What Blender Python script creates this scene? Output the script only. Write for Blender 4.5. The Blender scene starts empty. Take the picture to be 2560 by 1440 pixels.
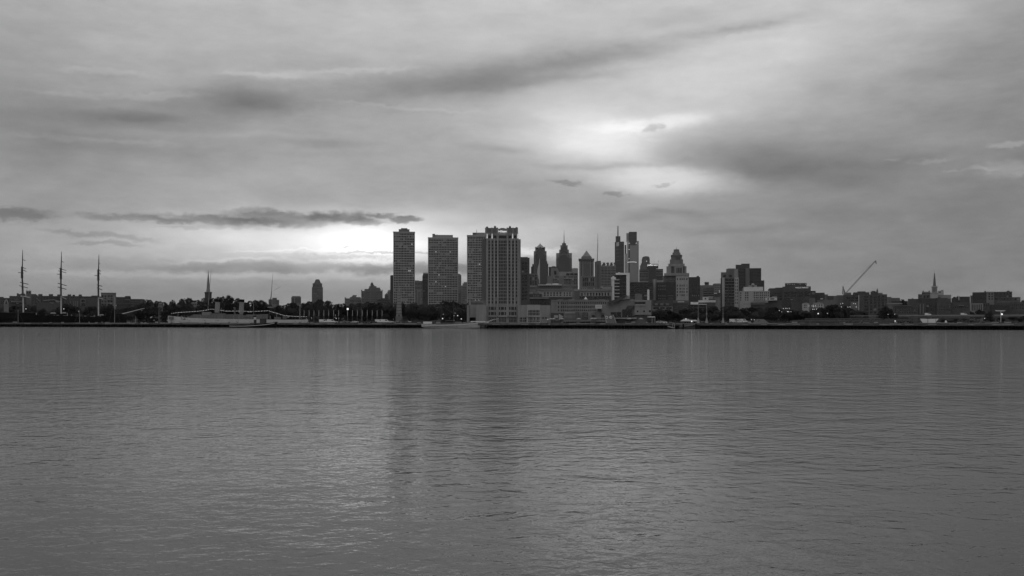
import bpy, math, random
from mathutils import Vector, Matrix
C = bpy.context.scene.collection
rnd = random.Random(11)

# ------------------------------------------------------------------ camera
FL, H, HY, GZ = 2480.0, 4.5, 804.0, 3.6      # focal length in photo pixels, eye height, horizon row, quay level
cam_d = bpy.data.cameras.new('camera')
cam = bpy.data.objects.new('camera', cam_d); C.objects.link(cam)
cam.location = (0, 0, H); cam.rotation_euler = (math.radians(90), 0, 0)
cam_d.sensor_width = 36.0; cam_d.lens = 36.0*FL/2560.0
cam_d.shift_y = (HY-720.0)/2560.0
cam_d.clip_start = 0.1; cam_d.clip_end = 60000
scn = bpy.context.scene
scn.camera = cam
scn.view_settings.view_transform = 'Standard'
scn.view_settings.look = 'None'
scn.view_settings.gamma = 1.0
scn.view_settings.exposure = 0.0

# ------------------------------------------------------------------ sky: dusk overcast
SUN_EL, SUN_AZ = math.radians(7), math.radians(-8)        # behind the cloud deck, just left of the view axis
world = bpy.data.worlds.new("World"); scn.world = world
world.use_nodes = True
nt = world.node_tree; N = nt.nodes; Lk = nt.links
for n in list(N): N.remove(n)
def nd(ty, **kw):
    n = N.new(ty)
    for k, v in kw.items(): setattr(n, k, v)
    return n
def mth(op, a, b=None, c=None, clamp=False):
    n = N.new('ShaderNodeMath'); n.operation = op; n.use_clamp = clamp
    for i, v in enumerate((a, b, c)):
        if v is None: continue
        if isinstance(v, (int, float)): n.inputs[i].default_value = v
        else: Lk.new(v, n.inputs[i])
    return n.outputs[0]
def vmth(op, a, b=None):
    n = N.new('ShaderNodeVectorMath'); n.operation = op
    for i, v in enumerate((a, b)):
        if v is None: continue
        if isinstance(v, (tuple, list)): n.inputs[i].default_value = v
        else: Lk.new(v, n.inputs[i])
    return n.outputs['Value'] if op in ('DOT_PRODUCT', 'LENGTH') else n.outputs['Vector']
tc = nd('ShaderNodeTexCoord')
dirv = vmth('NORMALIZE', tc.outputs['Generated'])
sep = nd('ShaderNodeSeparateXYZ'); Lk.new(dirv, sep.inputs[0])
az = mth('ARCTAN2', sep.outputs[0], sep.outputs[1])
el = mth('ARCSINE', sep.outputs[2])
elf = mth('ABSOLUTE', el)
comb = nd('ShaderNodeCombineXYZ')
Lk.new(az, comb.inputs[0]); Lk.new(elf, comb.inputs[1])
def noise(scale, detail, rough, stretch, off=(0, 0, 0)):
    m = vmth('MULTIPLY', dirv, (1.0, 1.0, stretch)); m = vmth('ADD', m, off)
    n = nd('ShaderNodeTexNoise'); n.noise_dimensions = '3D'
    n.inputs['Scale'].default_value = scale; n.inputs['Detail'].default_value = detail
    n.inputs['Roughness'].default_value = rough
    Lk.new(m, n.inputs['Vector'])
    return n
def warped(scale, detail, rough, stretch, ax, ay):
    n = noise(scale, detail, rough, stretch)
    v = vmth('SUBTRACT', n.outputs['Color'], (0.5, 0.5, 0.5))
    v = vmth('MULTIPLY', v, (ax, ay, 0.0))
    return vmth('ADD', comb.outputs[0], v)
P_soft = warped(7.0, 3, 0.55, 2.6, 0.085, 0.034)
P_rag = warped(24.0, 4, 0.6, 2.0, 0.036, 0.0115)
nf = noise(95.0, 3, 0.62, 1.8)
P_rag = vmth('ADD', P_rag, vmth('MULTIPLY', vmth('SUBTRACT', nf.outputs['Color'], (0.5, 0.5, 0.5)), (0.022, 0.0085, 0.0)))
def ang(px, py):
    a = math.atan((px-1280)/FL); e = math.atan((HY-py)/FL*math.cos(a))
    return a, e
state = None
def set_state(P, z):
    """running vector (azimuth, elevation, tone so far)"""
    global state
    sp = nd('ShaderNodeSeparateXYZ'); Lk.new(P, sp.inputs[0])
    cb = nd('ShaderNodeCombineXYZ')
    Lk.new(sp.outputs[0], cb.inputs[0]); Lk.new(sp.outputs[1], cb.inputs[1]); Lk.new(z, cb.inputs[2])
    state = cb.outputs[0]
def get_tone():
    sp = nd('ShaderNodeSeparateXYZ'); Lk.new(state, sp.inputs[0]); return sp.outputs[2]
def blob(px, py, sx, sy, amp, rot=0.0, flat=False):
    """one cloud or gap in the deck: centre, half widths, tone"""
    global state
    a, e = ang(px, py)
    m = nd('ShaderNodeMapping'); m.vector_type = 'TEXTURE'
    Lk.new(state, m.inputs['Vector'])
    m.inputs['Location'].default_value = (a, e, 0)
    m.inputs['Rotation'].default_value = (0, 0, math.radians(rot))
    m.inputs['Scale'].default_value = (sx/FL, sy/FL, 1e6)
    q = vmth('DOT_PRODUCT', m.outputs[0], m.outputs[0])
    if flat: q = mth('MULTIPLY', q, q)
    g = mth('POWER', 1/math.e, q)
    n = N.new('ShaderNodeVectorMath'); n.operation = 'MULTIPLY_ADD'
    Lk.new(g, n.inputs[0]); n.inputs[1].default_value = (0, 0, amp); Lk.new(state, n.inputs[2])
    state = n.outputs['Vector']
# smooth deck: a little brighter towards the zenith
acc = mth('MULTIPLY_ADD', mth('SINE', elf), 0.25, 0.60)
set_state(P_soft, acc)
for b in [
    (1950, 60, 620, 150, .09), (1150, 20, 800, 130, .055), (2540, 560, 560, 420, -.125), (1980, 720, 500, 90, -.03),
    (20, 360, 330, 200, -.10), (1720, 240, 360, 115, .105, 14), (2620, 40, 200, 260, -.07), (40, 90, 260, 140, -.03),
    (700, 330, 600, 60, -.045), (1330, 300, 300, 70, .06, 8), (1290, 440, 240, 60, -.045),
    (430, 610, 520, 75, .05), (840, 600, 370, 60, .25), (1060, 590, 220, 56, .14), (905, 600, 130, 52, .17), (500, 592, 260, 34, .05), (1340, 600, 120, 60, .08),
    (150, 730, 520, 60, -.06), (1500, 590, 700, 60, -.02), (620, 735, 500, 40, -.06),
    # long dark band rising to the right
    (330, 296, 190, 24, -.07), (590, 252, 125, 44, -.09), (640, 272, 60, 14, -.05), (960, 218, 380, 56, -.05, 6),
    (1320, 168, 320, 54, -.065, 10), (1580, 130, 260, 40, -.06, 9), (1860, 66, 130, 15, -.08, 4),
    (1720, 28, 110, 24, -.08), (860, 180, 300, 14, .045, 4), (1480, 178, 130, 12, .05, 6), (1440, 200, 260, 10, -.04, 5),
    (250, 365, 330, 22, -.03), (560, 342, 260, 10, .035), (780, 366, 95, 12, -.06), (1250, 378, 60, 8, -.06),
    # bright openings
    (1490, 345, 210, 54, .15), (1560, 380, 80, 34, .05), (1650, 300, 160, 26, .08, 5),
    (1650, 443, 220, 46, .13),
    (1880, 385, 270, 52, -.09, -6), (2080, 470, 320, 90, -.05), (1500, 405, 160, 9, -.07), (1900, 420, 90, 22, -.05),
    (1700, 540, 110, 9, -.07), (1620, 556, 60, 12, -.06), (1850, 580, 150, 8, -.04), (1980, 620, 120, 18, -.04),
]: blob(*b)
set_state(P_rag, get_tone())
for b in [
    (30, 535, 85, 14, -.17), (350, 546, 130, 9, -.13, -1), (560, 552, 160, 12, -.18, -2), (640, 530, 80, 10, -.12), (740, 548, 175, 16, -.22, 1), (600, 255, 170, 34, -.04, 3), (980, 222, 340, 38, -.045, 7), (1330, 180, 280, 36, -.04, 8), (1570, 138, 210, 28, -.04, 8), (330, 292, 130, 14, -.04), (1990, 405, 330, 60, -.03, -4), (1490, 350, 120, 44, .06), (1640, 308, 150, 19, .07, 4), (1655, 452, 185, 34, .11, -3), (1850, 75, 150, 10, -.05, 3),
    (860, 540, 85, 13, -.20), (920, 558, 55, 9, -.26), (1012, 549, 34, 7, -.30), (965, 541, 34, 6, -.2), (520, 568, 120, 5, -.08),
    (700, 668, 280, 15, -.11, 2), (840, 643, 140, 7, -.13), (560, 650, 160, 4, .05, 3), (700, 628, 140, 3.5, .05, 2), (620, 690, 500, 8, .05), (930, 655, 90, 9, .08), (960, 632, 130, 3.4, -.2, 1), (1080, 672, 200, 14, -.17), (300, 660, 300, 16, -.04),
    (260, 590, 120, 7, -.09, -4), (270, 609, 70, 5, -.09, -2), (880, 613, 22, 2, -.16), (1310, 655, 100, 12, -.08), (1350, 628, 90, 11, .12),
    (1625, 320, 22, 13, -.15), (1412, 456, 34, 6, -.11, -10), (1655, 462, 26, 4.5, -.11, 4), (1542, 485, 22, 7, -.11),
    (2545, 361, 40, 7, .08), (2530, 420, 60, 18, .08), (2330, 403, 34, 5, .05), (2235, 399, 22, 4, .05), (2450, 424, 32, 5, .04), (2385, 427, 18, 4, .04),
    (420, 240, 85, 9, .05, 5), (660, 188, 110, 6, .05, 3), (270, 182, 90, 8, .04), (880, 176, 160, 6, .04, 4), (200, 236, 120, 6, .03), (250, 350, 180, 6, .035), (1000, 268, 200, 5, .03, -3),
]: blob(*(b if len(b) == 6 else b+(0.0,)), flat=True)
acc = get_tone()
n1 = noise(5.0, 4, 0.55, 4.5, (3, 1, 2)); acc = mth('MULTIPLY_ADD', mth('SUBTRACT', n1.outputs['Fac'], 0.5), 0.13, acc)
n2 = noise(16.0, 6, 0.68, 3.0, (7, 5, 1)); acc = mth('MULTIPLY_ADD', mth('SUBTRACT', n2.outputs['Fac'], 0.5), 0.155, acc)
tone = mth('MAXIMUM', acc, 0.05)
lum = mth('POWER', tone, 2.2)
SKY_STRENGTH = 0.12
lum = mth('MULTIPLY', lum, 1.0/SKY_STRENGTH)
skyt = nd('ShaderNodeTexSky'); skyt.sky_type = 'NISHITA'; skyt.sun_disc = False
skyt.sun_elevation = SUN_EL; skyt.sun_rotation = SUN_AZ
bw = nd('ShaderNodeRGBToBW'); Lk.new(skyt.outputs[0], bw.inputs[0])
clear = mth('MINIMUM', bw.outputs[0], 6.0)
mixn = nd('ShaderNodeMix'); mixn.data_type = 'FLOAT'; mixn.inputs[0].default_value = 0.94
Lk.new(clear, mixn.inputs[2]); Lk.new(lum, mixn.inputs[3])
bg = nd('ShaderNodeBackground'); bg.inputs['Strength'].default_value = SKY_STRENGTH
cmb = nd('ShaderNodeCombineColor')
for i in range(3): Lk.new(mixn.outputs[0], cmb.inputs[i])
Lk.new(cmb.outputs[0], bg.inputs['Color'])
wo = nd('ShaderNodeOutputWorld'); Lk.new(bg.outputs[0], wo.inputs[0])
world.cycles.sampling_method = 'NONE'

sun_d = bpy.data.lights.new('sun', 'SUN'); sun_d.energy = 0.005; sun_d.angle = math.radians(30)
sun_d.color = (1, 1, 1)
sun = bpy.data.objects.new('sun', sun_d); C.objects.link(sun)
sun.rotation_euler = (math.radians(-90)+SUN_EL, 0, -SUN_AZ)   # shines from beyond the city towards the camera
d = Vector((math.sin(SUN_AZ)*math.cos(SUN_EL), math.cos(SUN_AZ)*math.cos(SUN_EL), math.sin(SUN_EL)))
sun.rotation_euler = d.to_track_quat('Z', 'Y').to_euler()

# ------------------------------------------------------------------ materials
MATS = {}
def mat(name, g, rough=0.85, var=0.25, scale=0.3, stretch=(1, 1, 1), metal=0.0, spec=0.4, emit=0.0):
    m = bpy.data.materials.new(name); m.use_nodes = True
    t = m.node_tree; b = t.nodes['Principled BSDF']
    b.inputs['Roughness'].default_value = rough; b.inputs['Metallic'].default_value = metal
    b.inputs['Specular IOR Level'].default_value = spec
    tcn = t.nodes.new('ShaderNodeTexCoord'); mp = t.nodes.new('ShaderNodeMapping')
    mp.inputs['Scale'].default_value = stretch
    nz = t.nodes.new('ShaderNodeTexNoise'); nz.inputs['Scale'].default_value = scale
    nz.inputs['Detail'].default_value = 5; nz.inputs['Roughness'].default_value = 0.65
    t.links.new(tcn.outputs['Object'], mp.inputs[0]); t.links.new(mp.outputs[0], nz.inputs['Vector'])
    r = t.nodes.new('ShaderNodeMapRange'); r.inputs[1].default_value = 0.3; r.inputs[2].default_value = 0.7
    r.inputs[3].default_value = g*(1-var); r.inputs[4].default_value = g*(1+var)
    t.links.new(nz.outputs['Fac'], r.inputs[0])
    cc = t.nodes.new('ShaderNodeCombineColor')
    for i in range(3): t.links.new(r.outputs[0], cc.inputs[i])
    t.links.new(cc.outputs[0], b.inputs['Base Color'])
    if emit:
        b.inputs['Emission Color'].default_value = (1, 1, 1, 1); b.inputs['Emission Strength'].default_value = emit
    MATS[name] = m
    return m
V = (1, 1, .15)
mat('light concrete', .35, var=.16, scale=.35, stretch=V)
mat('concrete', .25, var=.16, scale=.35, stretch=V)
mat('grey stone', .18, var=.18, scale=.3, stretch=V)
mat('dark stone', .14, var=.2, scale=.3, stretch=V)
mat('brick', .085, var=.22, scale=.6)
mat('dark brick', .06, var=.25, scale=.6)
mat('white paint', .75, rough=.5, var=.08, scale=.5)
mat('off white paint', .55, rough=.6, var=.12, scale=.4)
mat('pale cladding', .50, rough=.5, var=.1, scale=.1)
mat('black paint', .008, rough=.9, var=.3, spec=.1)
mat('dark metal', .04, rough=.5, var=.3)
mat('grey metal', .22, rough=.45, var=.2, metal=.3)
mat('glass', .012, rough=.12, var=.3, spec=.5)
mat('curtained glass', .24, rough=.4, var=.3, scale=.7)
mat('dim glass', .055, rough=.2, var=.4, scale=.7)
mat('curtain wall glass', .05, rough=.15, var=.15, scale=.02, metal=.35, spec=.8)
mat('pale mirror glass', .36, rough=.22, var=.08, scale=.02, metal=.85)
mat('mid mirror glass', .24, rough=.25, var=.1, scale=.02, metal=.6)
mat('roofing', .12, var=.3, scale=.3)
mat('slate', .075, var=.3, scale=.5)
mat('copper', .17, var=.2, scale=.3)
mat('bark', .04, var=.4, scale=2)
mat('asphalt', .05, var=.3, scale=.1)
mat('soil', .06, var=.5, scale=.05)
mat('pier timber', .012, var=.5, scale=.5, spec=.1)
mat('pier concrete', .10, var=.45, scale=.25, stretch=(1, 1, 2))
mat('canvas', .72, rough=.8, var=.05)
mat('lamp glow', .8, emit=.9)
mat('small lamp glow', .8, emit=.7)
mat('sign glow', .8, emit=.75)
mat('dim sign glow', .6, emit=.28)
mat('bulb string', .8, emit=.9)
mat('lit window', .5, emit=.3)
mat('wash light', .4, emit=.45)
# ------------------------------------------------------------------ river
def tag(o, label=None, cat=None, group=None, kind=None):
    if label: o['label'] = label
    if cat: o['category'] = cat
    if group: o['group'] = group
    if kind: o['kind'] = kind
    return o
def mesh_obj(name, verts, faces, m, parent=None, kind=None, mi=None, mats=None, smooth=False):
    me = bpy.data.meshes.new(name); me.from_pydata(verts, [], faces); me.update()
    for x in (mats or [m]): me.materials.append(MATS[x] if isinstance(x, str) else x)
    if mi: me.polygons.foreach_set('material_index', mi)
    if smooth: me.polygons.foreach_set('use_smooth', [True]*len(faces))
    o = bpy.data.objects.new(name, me); C.objects.link(o)
    if parent: o.parent = parent
    if kind: o['kind'] = kind
    return o
NEAR_K, FAR_K = .66, 6.0
def water_mat():
    m = bpy.data.materials.new('river water'); m.use_nodes = True
    t = m.node_tree; b = t.nodes['Principled BSDF']
    b.inputs['Base Color'].default_value = (.026, .026, .026, 1)
    b.inputs['Roughness'].default_value = 0.07; b.inputs['IOR'].default_value = 1.333
    g = t.nodes.new('ShaderNodeNewGeometry')
    def mt(op, a, bb=None, c=None):
        n = t.nodes.new('ShaderNodeMath'); n.operation = op
        for i, v in enumerate((a, bb, c)):
            if v is None: continue
            if isinstance(v, (int, float)): n.inputs[i].default_value = v
            else: t.links.new(v, n.inputs[i])
        return n.outputs[0]
    def height(off):
        tot = None
        for sc, det, ro, amp, st, dist in LAYERS:
            ad = t.nodes.new('ShaderNodeVectorMath'); ad.operation = 'ADD'; ad.inputs[1].default_value = off
            t.links.new(g.outputs['Position'], ad.inputs[0])
            mp = t.nodes.new('ShaderNodeVectorMath'); mp.operation = 'MULTIPLY'; mp.inputs[1].default_value = (st[0], st[1], 1)
            t.links.new(ad.outputs[0], mp.inputs[0])
            nz = t.nodes.new('ShaderNodeTexNoise'); nz.inputs['Scale'].default_value = sc
            nz.inputs['Detail'].default_value = det; nz.inputs['Roughness'].default_value = ro
            nz.inputs['Distortion'].default_value = dist
            t.links.new(mp.outputs[0], nz.inputs['Vector'])
            tot = mt('MULTIPLY_ADD', nz.outputs['Fac'], amp, tot if tot else 0.0)
        return tot
    LAYERS = [(.42, 2, .5, .11, (.9, 1), .4), (1.9, 5, .58, .064, (.88, 1), .35)]
    EPS = .03
    h0 = height((0, 0, 0)); hx = height((EPS, 0, 0)); hy = height((0, EPS, 0))
    # gust patches: rougher and calmer lanes
    pn = t.nodes.new('ShaderNodeTexNoise'); pn.inputs['Scale'].default_value = .035; pn.inputs['Detail'].default_value = 3
    t.links.new(g.outputs['Position'], pn.inputs['Vector'])
    gust = mt('MULTIPLY_ADD', pn.outputs['Fac'], 0.9, 0.55)
    # sheltered ripples near this bank, open chop towards the middle of the river
    sp = t.nodes.new('ShaderNodeSeparateXYZ'); t.links.new(g.outputs['Position'], sp.inputs[0])
    mr = t.nodes.new('ShaderNodeMapRange'); mr.inputs[1].default_value = 28; mr.inputs[2].default_value = 300
    mr.inputs[3].default_value = NEAR_K; mr.inputs[4].default_value = FAR_K; t.links.new(sp.outputs[1], mr.inputs[0])
    gust = mt('MULTIPLY', gust, mr.outputs[0])
    k = mt('MULTIPLY', gust, -1.0/EPS)
    sx = mt('MULTIPLY', mt('SUBTRACT', hx, h0), k); sy = mt('MULTIPLY', mt('SUBTRACT', hy, h0), k)
    cb = t.nodes.new('ShaderNodeCombineXYZ'); t.links.new(sx, cb.inputs[0]); t.links.new(sy, cb.inputs[1]); cb.inputs[2].default_value = 1
    nr = t.nodes.new('ShaderNodeVectorMath'); nr.operation = 'NORMALIZE'; t.links.new(cb.outputs[0], nr.inputs[0])
    t.links.new(nr.outputs[0], b.inputs['Normal'])
    MATS['river water'] = m
water_mat()
R = 30000
o = mesh_obj('river_water', [(-R, -3000, 0), (R, -3000, 0), (R, 3000, 0), (-R, 3000, 0)], [(0, 1, 2, 3)], 'river water')
tag(o, 'grey rippled river filling the lower half of the view', None, None, 'structure')
pass
# ------------------------------------------------------------------ builders
FR = {0: (0, 0, 1), 1: (0, 610, 6.4), 2: (380, 610, 6.4), 3: (680, 610, 6.4), 4: (950, 550, 5.142), 5: (1280, 550, 5.142),
      6: (1560, 600, 6.1275), 7: (1860, 620, 6.4), 8: (2160, 620, 6.4), 9: (1360, 700, 8.533), 10: (1600, 690, 8.533),
      11: (1140, 740, 10.667), 12: (1500, 555, 9.6), 13: (1320, 570, 9.6), 14: (700, 770, 5.333), 15: (1640, 770, 5.333),
      16: (2080, 750, 5.333)}
def shore(px):
    """distance to the quay edge seen in a given direction"""
    return H*FL/(13.0+8.0*px/2560.0)
class M:
    """collects simple solids, then becomes ONE mesh object"""
    def __init__(s): s.v = []; s.f = []; s.mi = []; s.cur = 0
    def add(s, vs, fs):
        o = len(s.v); s.v += vs
        for f in fs: s.f.append(tuple(i+o for i in f)); s.mi.append(s.cur)
    def box(s, x0, x1, y0, y1, z0, z1):
        if x0 > x1: x0, x1 = x1, x0
        if z0 > z1: z0, z1 = z1, z0
        s.add([(x0, y0, z0), (x1, y0, z0), (x1, y1, z0), (x0, y1, z0), (x0, y0, z1), (x1, y0, z1), (x1, y1, z1), (x0, y1, z1)],
              [(0, 1, 5, 4), (1, 2, 6, 5), (2, 3, 7, 6), (3, 0, 4, 7), (4, 5, 6, 7), (3, 2, 1, 0)])
        return s
    def frus(s, a, b, z0, z1):
        """solid between two plan rings"""
        n = len(a)
        s.add([(x, y, z0) for x, y in a]+[(x, y, z1) for x, y in b],
              [(i, (i+1) % n, n+(i+1) % n, n+i) for i in range(n)]+[tuple(range(n-1, -1, -1)), tuple(range(n, 2*n))])
        return s
    def prism(s, a, z0, z1): return s.frus(a, a, z0, z1)
    def slab(s, pts, y0, y1):
        """outline in x, z given a thickness in y"""
        n = len(pts)
        ar = sum(pts[i][0]*pts[(i+1) % n][1]-pts[(i+1) % n][0]*pts[i][1] for i in range(n))
        if ar < 0: pts = pts[::-1]
        s.add([(x, y0, z) for x, z in pts]+[(x, y1, z) for x, z in pts],
              [tuple(range(n)), tuple(range(2*n-1, n-1, -1))]+[(i, n+i, n+(i+1) % n, (i+1) % n) for i in range(n)])
        return s
    def lathe(s, cx, cy, prof, n=14):
        vs = []; fs = []
        for r, z in prof:
            for k in range(n):
                a = 2*math.pi*k/n; vs.append((cx+r*math.cos(a), cy+r*math.sin(a), z))
        for j in range(len(prof)-1):
            for k in range(n):
                k2 = (k+1) % n; fs.append((j*n+k, j*n+k2, (j+1)*n+k2, (j+1)*n+k))
        fs.append(tuple(range(n-1, -1, -1))); fs.append(tuple(range((len(prof)-1)*n, len(prof)*n)))
        s.add(vs, fs); return s
    def tube(s, p, q, r0, r1=None, n=6):
        p = Vector(p); q = Vector(q); r1 = r0 if r1 is None else r1
        d = (q-p).normalized(); u = d.orthogonal().normalized(); w = d.cross(u)
        vs = []
        for c, r in ((p, r0), (q, r1)):
            for k in range(n):
                a = 2*math.pi*k/n; t = c+u*(r*math.cos(a))+w*(r*math.sin(a)); vs.append(tuple(t))
        s.add(vs, [(k, (k+1) % n, n+(k+1) % n, n+k) for k in range(n)]+[tuple(range(n-1, -1, -1)), tuple(range(n, 2*n))])
        return s
    def ball(s, c, r, sq=1.0):
        prof = [(max(.02, r*math.sin(t)), c[2]-r*sq*math.cos(t)) for t in [math.pi*k/6 for k in range(7)]]
        return s.lathe(c[0], c[1], prof, 8)
    def hull(s, st, yc=0.0):
        """ship hull: stations (x, z_top, z_keel, half_beam)"""
        vs = []; K = 7
        for x, zt, zk, b in st:
            for yy, t in ((-1, 0), (-.97, .35), (-.75, .8), (0, 1), (.75, .8), (.97, .35), (1, 0)):
                vs.append((x, yc+b*yy, zt+(zk-zt)*t))
        fs = []
        for i in range(len(st)-1):
            for k in range(K-1): fs.append((i*K+k, i*K+k+1, (i+1)*K+k+1, (i+1)*K+k))
            fs.append((i*K, (i+1)*K, (i+1)*K+K-1, i*K+K-1))
        fs.append(tuple(range(K))); fs.append(tuple(range(len(st)*K-1, (len(st)-1)*K-1, -1)))
        s.add(vs, fs); return s
    def part(s, name, par, m='concrete', kind=None, label=None, mats=None, smooth=False):
        o = mesh_obj(name, s.v, s.f, m, par.root if isinstance(par, T) else par, kind, s.mi if mats else None, mats, smooth)
        if label: o['label'] = label
        return o
def rect(cx, cy, w, d): return [(cx-w/2, cy-d/2), (cx+w/2, cy-d/2), (cx+w/2, cy+d/2), (cx-w/2, cy+d/2)]
PANE = {}
class T:
    """a thing: an Empty at its foot, turned to face the river"""
    def __init__(s, name, label, cat, z, cu, D, group=None, base=GZ):
        s.f0, s.f1, s.sc = FR[z]; s.base = base
        px = s.f0+cu/s.sc; s.cpx = px
        s.th = math.atan((px-1280)/FL); s.D = D; s.Dr = D/math.cos(s.th)
        s.root = bpy.data.objects.new(name, None); C.objects.link(s.root)
        s.root.empty_display_size = 2
        s.root.location = ((px-1280)/FL*D, D, base); s.root.rotation_euler = (0, 0, -s.th)
        tag(s.root, label, cat, group)
        s.gl = (s.px_row(base)-s.f1)*s.sc
        s.pxm = FL/D
    def px_row(s, zz): return HY+(H-zz)*FL/s.D
    def x(s, u): return s.Dr*math.tan(math.atan((s.f0+u/s.sc-1280)/FL)-s.th)
    def z(s, v): return H+(HY-(s.f1+v/s.sc))*s.D/FL-s.base
    def w(s, du): return du/s.sc*s.D/FL
    def zz(s, v): return 0.0 if v is None else s.z(v)
    def box(s, m, u0, u1, v0, v1, y0, y1): m.box(s.x(u0), s.x(u1), y0, y1, s.zz(v1), s.z(v0)); return m
    def quick(s, name, u0, u1, v0, v1, y0, y1, mt, label=None):
        return s.box(M(), u0, u1, v0, v1, y0, y1).part(name, s, mt, label=label)
    def tri(s, pts): return [(s.x(u), s.z(v)) for u, v in pts]
    def panes(s, rects, y, th, glass, name='window', seed=None):
        """rects in zoom units; separate windows when they can be picked apart, one joined part when not"""
        if not rects: return
        r = random.Random(seed if seed is not None else int(s.cpx)*7+len(rects))
        wpx = min(min(abs(b-a), abs(d-c)) for a, b, c, d in rects)/s.sc
        big = max(max(abs(b-a), abs(d-c)) for a, b, c, d in rects)/s.sc
        def pick():
            t = r.random()*sum(w for _, w in glass)
            for g, w in glass:
                t -= w
                if t <= 0: return g
            return glass[0][0]
        if big >= 5.0 and len(rects) <= 300:
            for a, b, c, d in rects:
                x0, x1, z0, z1 = s.x(a), s.x(b), s.z(d), s.z(c)
                g = pick(); w = round(x1-x0, 1); h = round(z1-z0, 1)
                key = (w, h, round(th, 2), g)
                if key not in PANE:
                    mm = M().box(-w/2, w/2, 0, th, -h/2, h/2)
                    if w*s.pxm > 9 and h*s.pxm > 6 and g != 'lit window':       # mullions on the broad ones
                        pass
                    PANE[key] = mesh_obj(name, mm.v, mm.f, g, s.root)
                    o = PANE[key]
                else:
                    o = PANE[key].copy(); o.name = name; C.objects.link(o); o.parent = s.root
                o.location = ((x0+x1)/2, y, (z0+z1)/2)
        else:
            m = M(); gl = [g for g, _ in glass]
            run = 0; cur = 0; lastc = None
            for a, b, c, d in rects:
                if run <= 0 or c != lastc: cur = gl.index(pick()); run = r.choice((1, 2, 3, 4, 6)) if len(gl) > 1 else 9
                run -= 1; lastc = c
                m.cur = cur if r.random() < .88 else gl.index(pick())
                m.box(s.x(a), s.x(b), y, y+th, s.z(d), s.z(c))
            m.part(name+'s', s, None, 'stuff', mats=gl)
    def facade(s, U0, U1, V0, V1, xs, ys, mt, y=0.0, depth=20.0, rel=.4, glass=None, name='wall', pier_out=.0, label=None, wname='window'):
        """walls whose piers and floor bands stand proud of set-back windows"""
        m = M(); V1b = s.gl if V1 is None else V1
        s.box(m, U0, U1, V0, V1, y+rel, y+depth)
        e = 0
        edges = [U0]+[t for ab in xs for t in ab]+[U1]
        for i in range(0, len(edges), 2):
            if edges[i+1]-edges[i] > .5: s.box(m, edges[i], edges[i+1], V0, V1, y-pier_out, y+rel+.02)
        rows = [V0]+[t for ab in ys for t in ab]+[V1b]
        for i in range(0, len(rows), 2):
            if rows[i+1]-rows[i] > .5:
                v1 = None if (V1 is None and i == len(rows)-2) else rows[i+1]
                s.box(m, U0+.01, U1-.01, rows[i]+.01, v1, y+.04*rel, y+rel+.01)
        o = m.part(name, s, mt, label=label)
        s.panes([(a, b, c, d) for c, d in ys for a, b in xs], y+rel-.12*rel, .13*rel, glass or GLASS, wname)
        return o
GLASS = [('glass', .82), ('dim glass', .12), ('curtained glass', .06)]
DARKG = [('glass', 1)]
def reg(a, b, n, fr):
    p = (b-a)/n
    return [(a+p*(k+.5-fr/2), a+p*(k+.5+fr/2)) for k in range(n)]
def B(name, label, z, D, blocks, cx=None, cat='building', group=None, base=GZ):
    """building made of blocks (u0, u1, v0, v1, options)"""
    us = [b[0] for b in blocks]+[b[1] for b in blocks]
    t = T(name, label, cat, z, (min(us)+max(us))/2 if cx is None else cx, D, group, base)
    for b in blocks:
        u0, u1, v0, v1 = b[:4]; o = b[4] if len(b) > 4 else {}
        mt = o.get('m', 'concrete'); y = o.get('y', 0.0); dep = o.get('d', 22.0)
        if 'c' in o or 'xs' in o:
            pl, pr, pt, pb = o.get('pad', (2, 2, 8, 2)); vb = o.get('vb', v1 if v1 is not None else t.gl)
            r = o.get('r') or max(1, round((vb-pb-v0-pt)/o.get('rp', 20)))
            xs = o.get('xs') or reg(u0+pl, u1-pr, o['c'], o.get('wf', .5))
            ys = o.get('ys') or reg(v0+pt, vb-pb, r, o.get('hf', .5))
            t.facade(u0, u1, v0, v1, xs, ys, mt, y, dep, o.get('rel', .45), o.get('g'), o.get('n', 'wall'), o.get('po', 0), wname=o.get('wn', 'window'))
        else:
            t.quick(o.get('n', 'wall'), u0, u1, v0, v1, y, y+dep, mt)
    return t
def gable(t, name, u0, u1, vt, vb, y0, y1, mt, um=None):
    um = (u0+u1)/2 if um is None else um
    return M().slab(t.tri([(u0, vb), (u1, vb), (um, vt)]), y0, y1).part(name, t, mt)
def copy_tree(o, parent=None):
    c = o.copy(); C.objects.link(c); c.parent = parent
    for ch in o.children: copy_tree(ch, c)
    return c

# ------------------------------------------------------------------ ground and quay
pts_px = [-900+40*k for k in range(0, 113)]
def shore_pt(px, back=0.0):
    D = shore(px)+back; return ((px-1280)/FL*D, D)
front = [shore_pt(p) for p in (-2400, -900, 776)]
inner = [shore_pt(p, 16) for p in (-2400, -900, 776)]
land_edge = [shore_pt(-2400, 190), shore_pt(-900, 190), shore_pt(776, 190), shore_pt(776, 1.6), shore_pt(3300, 1.6), shore_pt(7000, 1.6)]
m = M(); far = [(26000, 26000), (-26000, 26000)]
ring = land_edge+far
m.v = [(x, y, GZ-.02) for x, y in ring]; m.f = [tuple(range(len(ring)))]; m.mi = [0]
g = mesh_obj('ground', m.v, m.f, 'soil'); tag(g, 'dark level city ground behind the quay', kind='structure')
def strip(name, a, b, back0, back1, z0, z1, mt, label):
    m = M(); p0 = [shore_pt(x, back0) for x in (a, b)]; p1 = [shore_pt(x, back1) for x in (a, b)]
    m.prism([p0[0], p0[1], p1[1], p1[0]], z0, z1)
    o = mesh_obj(name, m.v, m.f, mt); tag(o, label, kind='structure'); return o
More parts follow.
